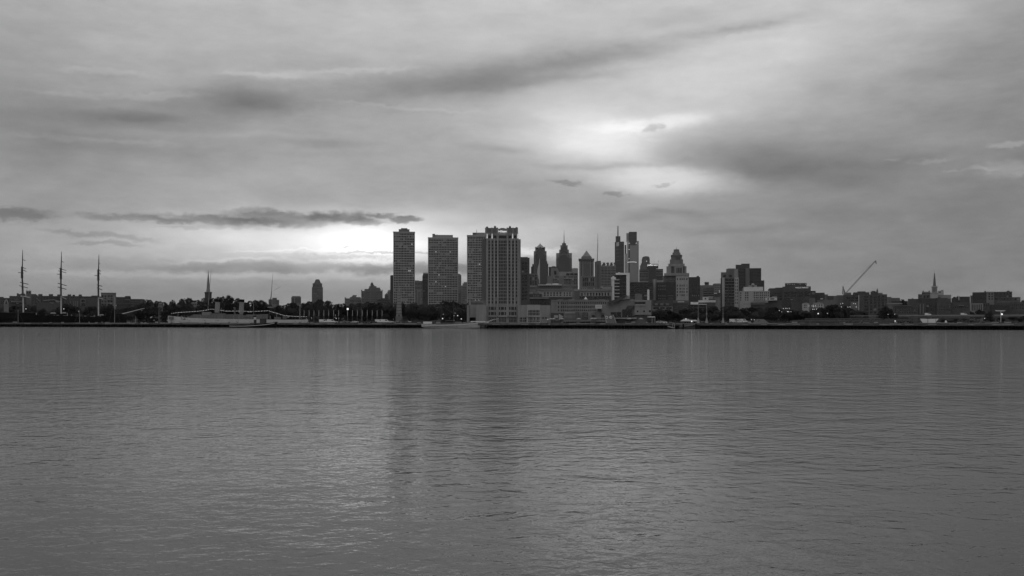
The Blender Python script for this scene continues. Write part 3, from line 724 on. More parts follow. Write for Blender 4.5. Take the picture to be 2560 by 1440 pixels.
for u in (421, 461, 502, 541, 582, 623, 675, 709, 744):
    M().tube((t.x(u), .42, t.z(931)), (t.x(u), .55, t.z(931)), t.w(11), n=12).part('arch_window_head', t, 'glass')
r = random.Random(5)
for u0, u1, v in ((440, 500, 816), (520, 600, 812), (460, 490, 822)): t.quick('roof_unit', u0, u1, v, 828, 6, 10, 'off white paint')
t = B('arcaded_market_hall', 'pale hall with a row of tall arched windows left of the white modern frame', 9, 900, [
    (640, 1430, 235, 345, S(m='light concrete', xs=[(793+62.5*k, 827+62.5*k) for k in range(10)], ys=[(272, 338)], d=22, rel=.6)),
    (640, 1440, 198, 235, S(m='concrete', y=-1, d=24, n='cornice')), (640, 1430, 345, None, S(m='brick', d=20, y=.3, xs=reg(660, 1400, 16, .5), ys=[(362, 385), (398, 420)])),
    (640, 760, 236, 430, S(m='dark stone', y=-.9, d=.9, n='shaded_bay')),  # dark stone sheet paints shade over the left bay
    (765, 910, 160, 198, S(m='concrete', xs=reg(775, 900, 3, .5), ys=[(170, 190)], y=4, d=12)), (1050, 1285, 165, 198, S(m='concrete', xs=reg(1085, 1250, 5, .6), ys=[(168, 190)], y=4, d=12)), (1210, 1260, 130, 165, S(m='light concrete', y=6, d=5, n='roof_unit'))])
for k in range(10):
    M().tube((t.x(810+62.5*k), .42, t.z(273)), (t.x(810+62.5*k), .56, t.z(273)), t.w(17), n=14).part('arch_window_head', t, 'glass')
# long hall with three rows of windows
t = B('long_row_building', 'long pale building with three even rows of dark windows and a small white cupola', 9, 745, [
    (150, 1390, 432, None, S(m='concrete', xs=[(298, 322)]+[(361+40.8*k, 384+40.8*k) for k in range(24)], ys=[(468, 516), (548, 600), (628, 668)], d=16, rel=.5, g=[('glass', .9), ('dim glass', .1)])),
    (150, 1390, 426, 437, S(m='light concrete', y=-.4, d=16.8, n='cornice')), (290, 400, 414, 430, S(m='concrete', y=2, d=8)), (520, 640, 412, 430, S(m='concrete', y=2, d=8)), (1180, 1290, 416, 430, S(m='concrete', y=2, d=8)),
    (848, 938, 402, 430, S(m='light concrete', y=2, d=6, n='cupola_base'))])
M().frus(rect(t.x(890), 5, t.w(66), 4), rect(t.x(890), 5, .1, .1), t.z(402), t.z(350)).part('cupola_roof', t, 'off white paint')

# ------------------------------------------------------------------ white-framed modern tower
t = B('white_framed_tower', 'modern block with bold white frame, dark glazing and pale balcony bands', 5, 860, [
    (1314, 1472, 705, 1015, S(m='slate', xs=[(1318, 1376), (1384, 1400), (1404, 1420), (1424, 1440), (1444, 1466)], ys=[(722, 758), (770, 806), (812, 846), (858, 890), (900, 935), (945, 985)], d=20, y=1.5, rel=.8, g=DARKG)),
    (1335, 1512, 680, 706, S(m='white paint', y=0, d=23, n='top_frame')), (1470, 1512, 706, None, S(m='white paint', y=0, d=23, n='side_frame')),
    (1290, 1316, 722, None, S(m='white paint', y=.5, d=22, n='side_frame')), (1273, 1335, 735, 762, S(m='white paint', y=.2, d=20, n='top_frame')), (1275, 1292, 762, 850, S(m='off white paint', y=1, d=18, n='side_frame'))])
for v in (765, 808, 852, 894, 938, 983): t.quick('balcony', 1310, 1382, v, v+8, -.8, 1.6, 'off white paint')
M().slab(t.tri([(1335, 706), (1335, 690), (1375, 672), (1400, 680), (1400, 706)]), -.6, .2).part('raked_canopy', t, 'white paint')
B('gridded_office_block', 'wide dark office block with thin grid lines right of the white-framed tower', 5, 960, [
    (1512, 1815, 797, None, S(m='slate', xs=reg(1520, 1812, 5, .94), ys=[(808+25.5*k, 826+25.5*k) for k in range(9)], d=26, rel=.5, wn='window_band')), (1525, 1600, 788, 797, S(m='grey stone', y=4, d=12)), (1650, 1750, 786, 797, S(m='concrete', y=5, d=10))])
t = B('lattice_box_tower', 'square grey plain tower block on the roof line behind the angular museum', 9, 760, [(1940, 2095, 300, None, S(m='grey stone', d=12, y=3)), (1950, 2050, 288, 300, S(m='grey stone', y=4, d=9))])
t = T('white_pole', 'tall white round pole rising behind the angular museum', 'pole', 9, 2225, 700)
M().lathe(0, 0, [(.75, 0), (.75, t.z(210)), (.3, t.z(205))], 10).part('shaft', t, 'white paint'); M().lathe(0, 0, [(1.2, 0), (1.2, 1), (.8, 1.2)], 10).part('base', t, 'concrete')

# ------------------------------------------------------------------ stepped stone custom house
t = T('stepped_stone_tower', 'broad stone building rising in tiers to a lantern like a lighthouse', 'tower', 6, 805, 985)
for u0, u1, v0, v1, y, nm, mt in ((615, 1000, 508, 545, -1, 'ledge', 'concrete'), (650, 958, 400, 510, 3, 'tier', 'dark stone'), (678, 930, 365, 402, 2, 'tier', 'concrete'), (700, 905, 300, 366, 5, 'tier', 'grey stone'),
                                  (720, 888, 226, 302, 7, 'tier', 'grey stone'), (715, 893, 222, 230, 6, 'cornice', 'concrete'), (742, 864, 182, 224, 9, 'tier', 'grey stone'), (758, 850, 150, 184, 11, 'tier', 'grey stone'), (762, 846, 132, 152, 12, 'lantern', 'dark stone')):
    t.quick(nm, u0, u1, v0, v1, y, 40-y, mt)
M().frus([(t.x(762), 12), (t.x(846), 12), (t.x(846), 28), (t.x(762), 28)], [(t.x(785), 17), (t.x(825), 17), (t.x(825), 23), (t.x(785), 23)], t.z(132), t.z(122)).part('lantern_roof', t, 'slate')
M().tube((t.x(803), 20, t.z(124)), (t.x(803), 20, t.z(85)), .25, .1).part('finial', t, 'dark metal')
for u0, u1, v in ((772, 906, 405), (650, 722, 405), (928, 958, 410)): t.quick('bay', u0, u1, v, 510, .5, 5, 'concrete')
for u in (812, 835, 858, 878): t.quick('window', u-7, u+7, 425, 505, .2, .6, 'dim glass')
for u in (800, 820, 845): t.quick('slot', u-5, u+5, 255, 305, 6.6, 7.1, 'slate')
for u in (690, 712, 896, 918, 745, 865): M().frus(rect(t.x(u), 6, t.w(16), 3), rect(t.x(u), 6, .3, .3), t.z(300 if u in (712, 896) else 366 if u in (690, 918) else 226), t.z(282 if u in (712, 896) else 350 if u in (690, 918) else 206)).part('corner_finial', t, 'grey stone')
t.facade(600, 795, 545, 652, reg(650, 780, 6, .4), [(575, 600), (612, 636)], 'dark stone', 1, 36, .5)
t.facade(795, 990, 545, 925, [(812, 826), (852, 868), (882, 898), (912, 928), (955, 972)], [(584, 616), (684, 714), (734, 762), (782, 810), (832, 860)], 'light concrete', -.4, 38, .6)
t.facade(495, 795, 645, None, [(525, 541), (557, 573), (589, 605), (620, 636)], [(690, 712), (742, 764), (790, 812), (840, 862), (888, 906)], 'dark brick', -1, 34, .4, [('dim glass', .6), ('curtained glass', .5)])
t.quick('corner_return', 440, 496, 600, 920, 0, 30, 'concrete'); t.quick('corner_return', 460, 475, 596, 920, -.4, 0, 'light concrete')
t.facade(990, 1165, 570, None, [(1040, 1055), (1068, 1083), (1098, 1113), (1135, 1150)], [(690, 712), (745, 767), (795, 817), (840, 862)], 'dark brick', -.6, 36, .4, [('dim glass', .6), ('curtained glass', .4)])
t.quick('ridge_piece', 1115, 1150, 552, 572, 2, 12, 'dark brick'); t.quick('podium', 740, 1000, 925, None, -2, 10, 'dark stone')
B('office_block', 'dark low office block beneath a round rooftop water tank', 6, 1250, [(1165, 1385, 710, None, S(m='dark stone', xs=[(1215, 1378)], ys=[(742, 758), (775, 792), (810, 826), (842, 858)], d=24, wn='window_band', g=[('glass', 1)])), (1165, 1370, 690, 710, S(m='grey stone', y=2, d=20)), (1235, 1300, 672, 690, S(m='dark stone', y=6, d=8))])
t = T('water_tank', 'round dark water tank on the low roof right of the stepped stone tower', 'tank', 6, 1267, 1253, base=GZ)
M().lathe(0, 8, [(t.w(28), t.z(680)), (t.w(34), t.z(664)), (t.w(34), t.z(644)), (t.w(30), t.z(641))], 14).part('drum', t, 'dark metal')
B('office_block', 'plain mid grey flat block just left of the balconied tower', 6, 1450, [(1360, 1490, 672, None, S(m='grey stone', c=5, rp=30, pad=(5, 5, 12, 0), vb=860, d=30, g=[('dim glass', 1)])), (1375, 1475, 664, 672, S(m='grey stone', y=3, d=18))])
t = B('white_roof_house', 'small white building with an arched opening among trees left of the balconied tower', 6, 830, [(1205, 1295, 873, 920, S(m='off white paint', xs=[(1236, 1258)], ys=[(886, 912)], d=10)), (1290, 1360, 860, 905, S(m='concrete', y=3, d=9)), (1385, 1470, 800, 870, S(m='brick', y=6, d=9)), (1455, 1470, 765, 805, S(m='white paint', y=5, d=1.5)), (1380, 1425, 808, 822, S(m='off white paint', y=5, d=8)), (1205, 1400, 905, None, S(m='brick', y=2, d=9))])
B('pale_roofed_shed', 'long low white-roofed building in front of the stepped stone tower', 6, 800, [
    (1140, 1405, 922, 955, S(m='off white paint', d=14, y=2)), (1020, 1140, 950, 978, S(m='white paint', xs=[(1068, 1080), (1096, 1108)], ys=[(955, 966)], d=8)), (1020, 1270, 982, 990, S(m='white paint', y=-1, d=9, n='eaves')), (985, 1380, 990, None, S(m='slate', xs=[(990, 1060), (1075, 1150), (1165, 1245)], ys=[(1003, 1025), (1045, 1060)], d=14, y=0)),
    (820, 920, 936, 950, S(m='off white paint', d=5, y=4, n='roof_unit'))])
B('brick_block', 'dark low brick block with close-set windows left of the white-roofed shed', 6, 790, [(745, 985, 960, None, S(m='brick', c=14, r=3, pad=(6, 6, 12, 0), vb=1090, wf=.45, hf=.4, d=14)), (680, 750, 855, None, S(m='slate', y=-1, d=9)), (672, 755, 846, 856, S(m='dark stone', y=-1.4, d=10))])
B('parking_frame', 'low open concrete frame with rooftop plant behind the willow-like trees', 6, 770, [(432, 745, 1018, None, S(m='grey stone', xs=[(445, 535), (552, 622), (642, 732)], ys=[(1028, 1060)], d=12, rel=1.2)), (432, 745, 920, 1018, S(m='slate', y=4, d=10)), (470, 520, 968, 1000, S(m='grey stone', y=2, d=4)), (555, 605, 965, 1000, S(m='grey stone', y=2, d=4)), (640, 690, 968, 1000, S(m='grey stone', y=2, d=4)),
    (435, 450, 905, 1020, S(m='dark stone', y=3, d=3))])

# ------------------------------------------------------------------ right of centre towers
t = B('balconied_tower', 'apartment tower with two pale pilasters flanking dark balconies', 6, 840, [
    (1480, 1765, 582, None, S(m='brick', xs=[(1545, 1600), (1606, 1640), (1650, 1690)], ys=[(598+45*k, 632+45*k) for k in range(9)], d=18, rel=1.0, g=DARKG)),
    (1485, 1755, 492, 582, S(m='dark stone', xs=[(1520, 1560), (1610, 1650)], ys=[(535, 570)], y=1.5, d=16)), (1565, 1748, 440, 492, S(m='dark stone', y=3, d=12)), (1585, 1700, 432, 440, S(m='dark stone', y=4, d=8)), (1685, 1745, 450, 580, S(m='concrete', y=1.2, d=.5, n='pale_bay'))])
t.quick('pilaster', 1502, 1541, 575, None, -.8, .2, 'light concrete')
t.facade(1692, 1757, 575, None, [(1706, 1718), (1732, 1744)], [(600+50*k, 628+50*k) for k in range(8)], 'light concrete', -.8, 1.5, .4, [('dim glass', 1)], name='pilaster')
for k in range(9): t.quick('balcony', 1545, 1690, 634+45*k, 641+45*k, -1.1, .3, 'grey stone')
B('dark_office_complex', 'largest dark block on the right skyline, in stepped flat-topped volumes', 6, 1150, [
    (1745, 1862, 430, None, S(m='slate', c=1, rp=22, pad=(3, 3, 10, 0), vb=780, wf=.97, hf=.5, d=36, g=[('glass', 1)], rel=.2, wn='window_band')), (1862, 1925, 430, None, S(m='dark stone', y=-1.5, d=38)), (1925, 2102, 432, None, S(m='slate', c=1, rp=22, pad=(3, 3, 10, 0), vb=780, wf=.97, hf=.5, d=36, g=[('glass', 1)], rel=.2, wn='window_band')),
    (1710, 1925, 374, 432, S(m='slate', y=3, d=26)), (1795, 1925, 358, 376, S(m='slate', y=4, d=22)), (2102, 2150, 620, None, S(m='slate', y=2, d=28))])
t = B('white_office_block', 'pale concrete block with a grid of square windows and round rooftop plant', 6, 900, [
    (1765, 2235, 780, None, S(m='light concrete', xs=[(1780, 1796), (1857, 1873), (1888, 1905), (1990, 2006), (2020, 2036), (2045, 2061), (2082, 2098), (2110, 2126), (2150, 2166), (2178, 2190), (2205, 2220)], ys=[(800, 822), (836, 858), (872, 894), (910, 926)], d=20, rel=.6, g=[('glass', .8), ('dim glass', .2)])),
    (1830, 2132, 716, 782, S(m='off white paint', y=4, d=14)), (1810, 1850, 735, 780, S(m='grey stone', y=5, d=10)), (1900, 1960, 690, 716, S(m='concrete', y=6, d=8)), (1995, 2035, 685, 716, S(m='concrete', y=6, d=8))])
M().ball((t.x(1975), 9, t.z(685)), t.w(26)).part('roof_globe', t, 'grey metal')
t = T('hip_roof_hall', 'broad low hall with a shallow dark hipped roof below the pale office block', 'building', 6, 2080, 790)
t.quick('wall', 1940, 2210, 960, None, 0, 18, 'brick')
M().frus([(t.x(1930), -1), (t.x(2215), -1), (t.x(2215), 19), (t.x(1930), 19)], [(t.x(2010), 6), (t.x(2120), 6), (t.x(2120), 12), (t.x(2010), 12)], t.z(962), t.z(915)).part('roof', t, 'slate')
t.quick('eaves', 1840, 2160, 975, 985, -1.6, 1, 'concrete'); t.quick('clerestory', 2070, 2180, 930, 950, 2, 6, 'concrete')
B('low_white_block', 'low white flat building with dark window strip right of the hipped hall', 6, 800, [(2165, 2345, 882, 925, S(m='off white paint', xs=[(2195, 2225), (2240, 2300)], ys=[(893, 912)], d=10)), (2205, 2425, 930, None, S(m='brick', d=14, y=3)), (2270, 2340, 858, 882, S(m='grey stone', d=6, y=4))])

# frame 7: blocks right of the dark complex
t = B('bank_office_block', 'broad dark office block with black rooftop box and pale lettering along its parapet', 7, 980, [
    (385, 650, 655, None, S(m='brick', xs=[(400, 440), (450, 520), (530, 600)], ys=[(712, 742), (755, 785), (800, 830)], d=26, rel=.3, g=[('glass', 1)], wn='window_band')),
    (615, 1068, 618, None, S(m='brick', xs=[(640, 735), (745, 840), (850, 945), (955, 1050)], ys=[(702, 738), (750, 780), (800, 825)], d=34, y=-3, rel=.3, g=[('glass', 1)], wn='window_band')),
    (400, 590, 640, 655, S(m='brick', y=3, d=20)), (500, 640, 630, 645, S(m='brick', y=4, d=20)), (656, 1002, 562, 620, S(m='slate', y=2, d=24, n='rooftop_box')), (740, 850, 556, 563, S(m='slate', y=5, d=14, n='rooftop_box'))])
lettering('WELLS FARGO', t, 820, 1028, 648, -3.3, t, 'dim sign glow', h=t.w(20))
m = M()
for u in (700, 735, 775, 805, 898, 985): t.box(m, u-3, u+3, 575, 583, 1.7, 2)
m.part('rooftop_lamps', t, 'dim sign glow', 'stuff')
B('brick_block', 'plain dark block stepping down right of the lettered bank block', 7, 1000, [(1050, 1145, 684, None, S(m='brick', d=20, xs=[(1085, 1130)], ys=[(700, 740)], g=[('curtained glass', 1)])), (1145, 1290, 714, None, S(m='slate', d=20, y=2)), (1290, 1345, 742, None, S(m='grey stone', d=20, y=4)), (1340, 1440, 765, None, S(m='brick', d=20, y=3))])
B('brick_block', 'brick row of plain walls below the lettered bank block', 7, 860, [(610, 750, 830, None, S(m='dark brick', d=12)), (755, 895, 870, None, S(m='brick', y=-1, d=12)), (780, 1040, 800, None, S(m='brick', y=3, d=12)), (890, 928, 800, None, S(m='slate', y=-2, d=12)),
    (1040, 1140, 800, None, S(m='dark stone', y=4, d=12)), (1180, 1440, 830, None, S(m='dark stone', y=5, d=12)), (1225, 1265, 806, 820, S(m='off white paint', y=4, d=4)), (745, 780, 812, 826, S(m='concrete', y=2, d=4)), (385, 612, 845, None, S(m='brick', y=4, d=12))])
for lab, u0, u1, ap, ev, wins in (('small pale house with a sloping roof left of its gabled neighbour', 930, 1045, 872, 890, [(960, 975), (985, 1000)]), ('pale gabled house with small windows among the riverside trees', 1098, 1278, 868, 900, [(1125, 1140), (1160, 1175), (1200, 1215), (1235, 1250)])):
    t = T('gabled_house', lab, 'house', 7, (u0+u1)/2, 780)
    t.facade(u0, u1, ev, None, wins, [(905, 925), (940, 958)], 'light concrete', 0, 10, .3)
    M().slab(t.tri([(u0, ev), (u1, ev), (u1-20, ap+8), ((u0+u1)/2+10, ap), (u0+15, ap+10)]), .2, 9.8).part('gable', t, 'concrete')
t = B('mesh_fronted_block', 'wide grey loft block with pale vertical mullion lines and rooftop huts', 7, 900, [
    (1840, 2288, 742, None, S(m='brick', xs=[(1925, 1990), (2012, 2052), (2074, 2118), (2140, 2180), (2200, 2245), (2262, 2284)], ys=[(765, 798), (815, 848), (863, 895), (912, 945), (965, 1000), (1018, 1045)], d=24, rel=.4)),
    (1755, 2005, 705, 742, S(m='slate', y=4, d=14)), (1810, 1945, 690, 706, S(m='slate', y=5, d=10)), (2025, 2140, 695, 742, S(m='slate', y=5, d=12)), (2045, 2100, 684, 696, S(m='slate', y=6, d=8)), (2140, 2220, 712, 742, S(m='grey stone', y=14, d=9))])
for u in (2003, 2064, 2129, 2190, 2254): t.quick('mullion', u-2, u+2, 760, 1060, -.5, 0, 'concrete')
t = T('domed_cupola_church', 'tiny church cupola peeping above the loft block roof', 'church', 7, 2132, 1300)
t.quick('base', 2118, 2148, 690, None, 0, 6, 'grey stone'); M().lathe(0, 3, [(t.w(14), t.z(690)), (t.w(14), t.z(672)), (t.w(6), t.z(660)), (t.w(1), t.z(640))], 10).part('cupola', t, 'dark stone')
B('brick_block', 'dark open-framed block carrying the crane at the foot of its jib', 7, 950, [(1590, 1835, 748, None, S(m='brick', xs=[(1640, 1700), (1712, 1762), (1772, 1822)], ys=[(785, 818), (832, 850)], d=20)), (1640, 1715, 712, 748, S(m='dark stone', y=3, d=12)), (1745, 1835, 712, 748, S(m='slate', y=6, d=12)), (1430, 1592, 762, None, S(m='dark stone', y=5, d=14)), (1480, 1590, 752, 764, S(m='slate', y=7, d=10)), (1705, 1830, 862, None, S(m='grey stone', y=-2, d=8))])
t = T('tower_crane', 'luffing crane with a long thin raised jib against the grey sky', 'crane', 7, 1620, 955, base=GZ)
m = M(); A = t.z
m.tube((t.x(1575), 6, A(740)), (t.x(1583), 6, A(605)), .45, .35, 4); m.tube((t.x(1625), 6, A(735)), (t.x(1583), 6, A(605)), .45, .35, 4); m.tube((t.x(1590), 6, A(690)), (t.x(1612), 6, A(700)), .3, .3, 4); m.tube((t.x(1600), 6, A(735)), (t.x(1592), 6, A(650)), .4, .3, 4)
m.part('a_frame', t, 'dark metal')
m = M(); N_ = 40; p0 = Vector((t.x(1640), 6, A(706))); p1 = Vector((t.x(2110), 6, A(206))); dv = (p1-p0); nn = Vector((-dv.z, 0, dv.x)).normalized()
def jw(k): return .62*(1 if 4 < k < 34 else .5)
for k in range(N_):
    a, b = p0+dv*(k/N_), p0+dv*((k+1)/N_); wa, wb = jw(k), jw(k+1)
    for sg in (-1, 1): m.tube(a+nn*wa*sg, b+nn*wb*sg, .11, .11, 3)
    m.tube(a+nn*wa, b-nn*wb, .1, .1, 3); m.tube(a-nn*wa, b+nn*wb, .1, .1, 3)
m.part('lattice_jib', t, 'dark metal')
m = M(); m.tube((t.x(1583), 6, A(605)), p1, .05, .05, 3); m.part('stay_cable', t, 'dark metal')
m = M(); t.box(m, 1590, 1640, 708, 750, 3, 9); m.part('machine_cab', t, 'grey metal')
m = M(); m.box(t.x(1600), t.x(1630), 4, 8, 0, A(745)); m.part('mast', t, 'dark metal')
m = M(); m.tube(p1, p1+Vector((.4, 0, -3)), .5, .5, 4); m.part('jib_head', t, 'dark metal')

# frame 8: far right
t = T('steepled_church', 'white church with tall dark spire on an octagonal belfry, far right', 'church', 8, 1128, 1250)
M().lathe(0, 8, [(t.w(24), t.z(605)), (t.w(15), t.z(500)), (t.w(9), t.z(430)), (t.w(5), t.z(400)), (t.w(1.2), t.z(395)), (t.w(.8), t.z(350))], 8).part('spire', t, 'dark stone')
M().lathe(0, 8, [(t.w(42), t.z(720)), (t.w(42), t.z(632)), (t.w(47), t.z(628)), (t.w(46), t.z(612)), (t.w(25), t.z(605))], 8).part('belfry', t, 'concrete')
for u in (1100, 1122, 1146): t.quick('louvre', u, u+12, 640, 690, -.9, 2.3, 'dark stone')
t.quick('tower_base', 1062, 1185, 715, None, 0, 18, 'light concrete'); t.quick('nave', 1185, 1395, 750, None, 4, 24, 'concrete'); t.quick('cornice', 1056, 1190, 712, 722, -.6, 18.6, 'light concrete')
B('apartment_block', 'pale block with arched roofline left of the church belfry', 8, 1500, [(925, 1062, 700, None, S(m='concrete', c=5, rp=22, pad=(5, 5, 12, 0), vb=790, d=20)), (935, 960, 682, 700, S(m='concrete')), (1030, 1058, 682, 700, S(m='concrete'))])
B('apartment_block', 'pale block with square windows right of the church belfry', 8, 1500, [(1180, 1275, 685, None, S(m='light concrete', xs=[(1205, 1228)], ys=[(682+12, 715)], d=20)), (1232, 1272, 672, 685, S(m='concrete'))])
B('loft_block', 'dark corner block with pale upright piers left of the steepled church', 8, 950, [(865, 1060, 738, None, S(m='dark stone', xs=[(872, 888), (896, 908), (918, 930), (952, 985), (1000, 1045)], ys=[(755, 800)], d=14)), (925, 1060, 712, 740, S(m='slate', y=3, d=10))])
B('brick_block', 'plain dark gable-ended block below the pale arched-roof block', 8, 900, [(702, 880, 812, None, S(m='brick', d=14)), (760, 790, 802, 812, S(m='brick', y=3, d=5)), (880, 1160, 805, None, S(m='dark brick', y=-1, d=14)), (1150, 1340, 800, None, S(m='slate', y=1, d=12)), (1165, 1390, 812, None, S(m='brick', y=-2, d=14)), (1180, 1230, 790, 802, S(m='slate', y=2, d=8))])
B('loft_building', 'long flat-roofed loft building with paired windows and two roof huts', 8, 940, [
    (1735, 1960, 705, None, S(m='dark brick', c=7, r=3, pad=(10, 10, 18, 0), vb=820, wf=.4, d=22, g=[('glass', 1)])), (1960, 2082, 698, None, S(m='grey stone', xs=[(1990, 2018), (2038, 2062)], ys=[(722, 748), (762, 788), (802, 826)], d=22, y=-.5)),
    (2082, 2370, 700, None, S(m='brick', xs=[(2090, 2150), (2168, 2190), (2200, 2216), (2232, 2260), (2285, 2310), (2330, 2355)], ys=[(722, 748), (762, 788), (802, 826)], d=22)),
    (1925, 1950, 682, 705, S(m='slate', y=4, d=6)), (2285, 2330, 684, 700, S(m='slate', y=4, d=6)), (2370, 2505, 788, None, S(m='dark stone', xs=[(2410, 2440), (2455, 2485)], ys=[(805, 835)], d=16, y=3)), (1700, 1740, 752, None, S(m='grey stone', y=5, d=8, xs=[(1708, 1716)], ys=[(760, 800)]))])
B('brick_block', 'dark low block with a pale chimney strip left of the long loft building', 8, 930, [(1530, 1695, 778, None, S(m='dark brick', d=12)), (1400, 1530, 800, None, S(m='dark brick', d=12, y=3)), (1508, 1528, 785, 835, S(m='off white paint', y=2, d=1.5, n='chimney_strip'))])
B('brick_block', 'long pale-roofed shed at the left foot of the dark right-hand blocks', 8, 800, [(360, 612, 880, 900, S(m='concrete', d=12, n='roof_slab', y=-1)), (362, 470, 898, None, S(m='grey stone', d=10)), (470, 860, 925, None, S(m='brick', xs=reg(490, 850, 13, .45), ys=[(955, 975), (985, 1010), (1020, 1045)], d=12, y=-1)), (455, 760, 918, 930, S(m='dark stone', y=-1.5, d=12, n='roof_slab'))])
B('brick_block', 'dark grouped warehouses with two pale upright strips, centre of the far right', 8, 790, [(860, 990, 880, None, S(m='brick', d=12)), (893, 905, 895, 1055, S(m='concrete', y=-.5, d=.6, n='pilaster')), (942, 953, 895, 1055, S(m='concrete', y=-.5, d=.6, n='pilaster')), (990, 1165, 830, None, S(m='dark brick', d=12, y=2, xs=[(1000, 1040), (1060, 1090)], ys=[(905, 940), (965, 1000)])),
    (1165, 1390, 860, None, S(m='brick', d=12, y=1, xs=reg(1200, 1380, 7, .5), ys=[(930, 950), (975, 1000)])), (1390, 1700, 870, None, S(m='brick', d=14, y=3, xs=reg(1420, 1680, 8, .5), ys=[(940, 960)])), (1515, 1600, 916, 924, S(m='concrete', y=1, d=3, n='ledge'))])
B('brick_block', 'pale-ribbed wall block beneath the long loft building', 8, 800, [(1700, 1905, 882, None, S(m='concrete', xs=reg(1718, 1895, 6, .5), ys=[(900, 1000)], d=12, g=[('dim glass', 1)])), (1905, 2010, 880, None, S(m='slate', xs=reg(1912, 2005, 3, .4), ys=[(890, 930)], d=12)), (2010, 2330, 905, None, S(m='dark brick', d=12, y=2)), (2190, 2600, 868, None, S(m='brick', d=14, y=4, xs=reg(2360, 2590, 7, .4), ys=[(900, 925), (950, 975)])), (2130, 2400, 850, 870, S(m='dark stone', y=8, d=8))])
B('brick_block', 'low distant roofs left of the dark right-hand blocks', 8, 1100, [(330, 440, 782, None, S(m='dark stone', d=12)), (400, 575, 797, None, S(m='dark stone', d=12, y=3)), (440, 700, 850, None, S(m='dark brick', d=12, y=-2))])
# ------------------------------------------------------------------ left bank blocks behind the ships (frame 1)
Lb = 1180
B('terrace_row', 'low dark houses at the far left edge behind the masted ship', 1, Lb, [(-120, 160, 862, None, S(m='brick', c=9, rp=30, pad=(6, 6, 14, 0), vb=960, d=14)), (-60, 60, 845, 862, S(m='slate', y=3, d=8))])
t = B('gabled_pier_shed', 'pale pointed gable end of a pier shed at the far left', 1, 1060, [(60, 140, 960, None, S(m='grey stone', d=14))])
M().slab(t.tri([(60, 960), (75, 905), (100, 878), (125, 905), (140, 960)]), .2, 13).part('gable', t, 'concrete')
M().slab(t.tri([(80, 958), (100, 900), (120, 958)]), -.1, .3).part('window', t, 'dim glass')
B('apartment_block', 'dark flat-roofed block behind the first mast of the ship', 1, Lb, [(150, 420, 832, None, S(m='brick', c=10, rp=28, pad=(6, 6, 14, 0), vb=960, d=16)), (268, 410, 800, 832, S(m='brick', y=2, d=10)), (270, 300, 788, 800, S(m='slate', y=3, d=5)), (335, 400, 790, 800, S(m='slate', y=3, d=5)), (180, 350, 918, 930, S(m='concrete', y=-2, d=2, n='ledge')), (230, 300, 893, 900, S(m='concrete', y=-2, d=1.5, n='ledge')), (255, 300, 940, 960, S(m='grey stone', y=-2, d=2))])
t = B('crenellated_tower', 'dark church tower with four spiky corner pinnacles left of the middle mast', 1, Lb+30, [(415, 500, 752, None, S(m='dark stone', d=14, xs=[(432, 446), (466, 480)], ys=[(765, 790)]))], cat='church tower')
for u in (421, 445, 470, 494): M().frus(rect(t.x(u), 2, t.w(10), 1.6), rect(t.x(u), 2, .2, .2), t.z(752), t.z(728)).part('pinnacle', t, 'dark stone')
B('apartment_block', 'stepped dark block with small roof huts between the first two masts', 1, Lb, [(500, 780, 828, None, S(m='brick', c=11, rp=26, pad=(6, 6, 12, 0), vb=960, d=16)), (500, 580, 800, 828, S(m='brick', y=3, d=8)), (612, 680, 800, 828, S(m='slate', y=2, d=8)), (580, 600, 812, 828, S(m='slate', y=3, d=4))])
B('apartment_block', 'dark block with three roof huts just left of the middle mast', 1, Lb, [(780, 990, 832, None, S(m='dark brick', c=8, rp=26, pad=(6, 6, 12, 0), vb=960, d=16)), (780, 850, 802, 832, S(m='slate', y=2, d=8)), (915, 985, 806, 832, S(m='slate', y=2, d=8))])
t = T('low_hall', 'low building with pale sloping roof edges between the first two masts', 'building', 1, 820, 1080)
t.quick('wall', 590, 965, 935, None, 0, 14, 'brick')
for pts in (((690, 900), (860, 885), (960, 915), (960, 925), (860, 895), (690, 910)), ((580, 865), (640, 905), (640, 912), (580, 872)), ((880, 905), (950, 918), (950, 935), (900, 930)), ((790, 935), (860, 940), (850, 950), (800, 948))):
    M().slab(t.tri(list(pts)), -.8, .5).part('roof_edge', t, 'concrete')
B('apartment_block', 'long dark block with two roof huts just right of the middle mast', 1, Lb, [(985, 1320, 832, None, S(m='brick', xs=reg(1000, 1110, 4, .4)+reg(1130, 1310, 6, .5), ys=[(850, 870), (885, 905), (920, 940)], d=16)), (1080, 1140, 806, 832, S(m='slate', y=2, d=8)), (1160, 1200, 812, 832, S(m='black paint', y=2, d=5, n='water_tank')), (1258, 1310, 806, 832, S(m='slate', y=2, d=8))])
t = B('columned_wall_block', 'brick block with pale upright strips and balcony frames, mid left', 1, 1120, [(1120, 1560, 860, None, S(m='brick', d=14, xs=[(1305, 1325), (1335, 1360)], ys=[(895, 930), (960, 995)]))])
for u in (1128, 1180, 1212, 1240): t.quick('pilaster', u-6, u+6, 915, 1050, -.6, .1, 'grey stone')
m = M()
for a, b, c, d in ((1290, 1365, 880, 888), (1290, 1298, 880, 990), (1357, 1365, 880, 950), (1290, 1365, 936, 943)): t.box(m, a, b, c, d, -1.2, -.4)
m.part('balcony_frame', t, 'concrete')
B('apartment_block', 'dark block left of the foremast with a flat roof line', 1, Lb, [(1320, 1620, 838, None, S(m='dark brick', c=12, rp=26, pad=(6, 6, 12, 0), vb=960, d=16)), (1460, 1560, 824, 838, S(m='slate', y=2, d=8))])
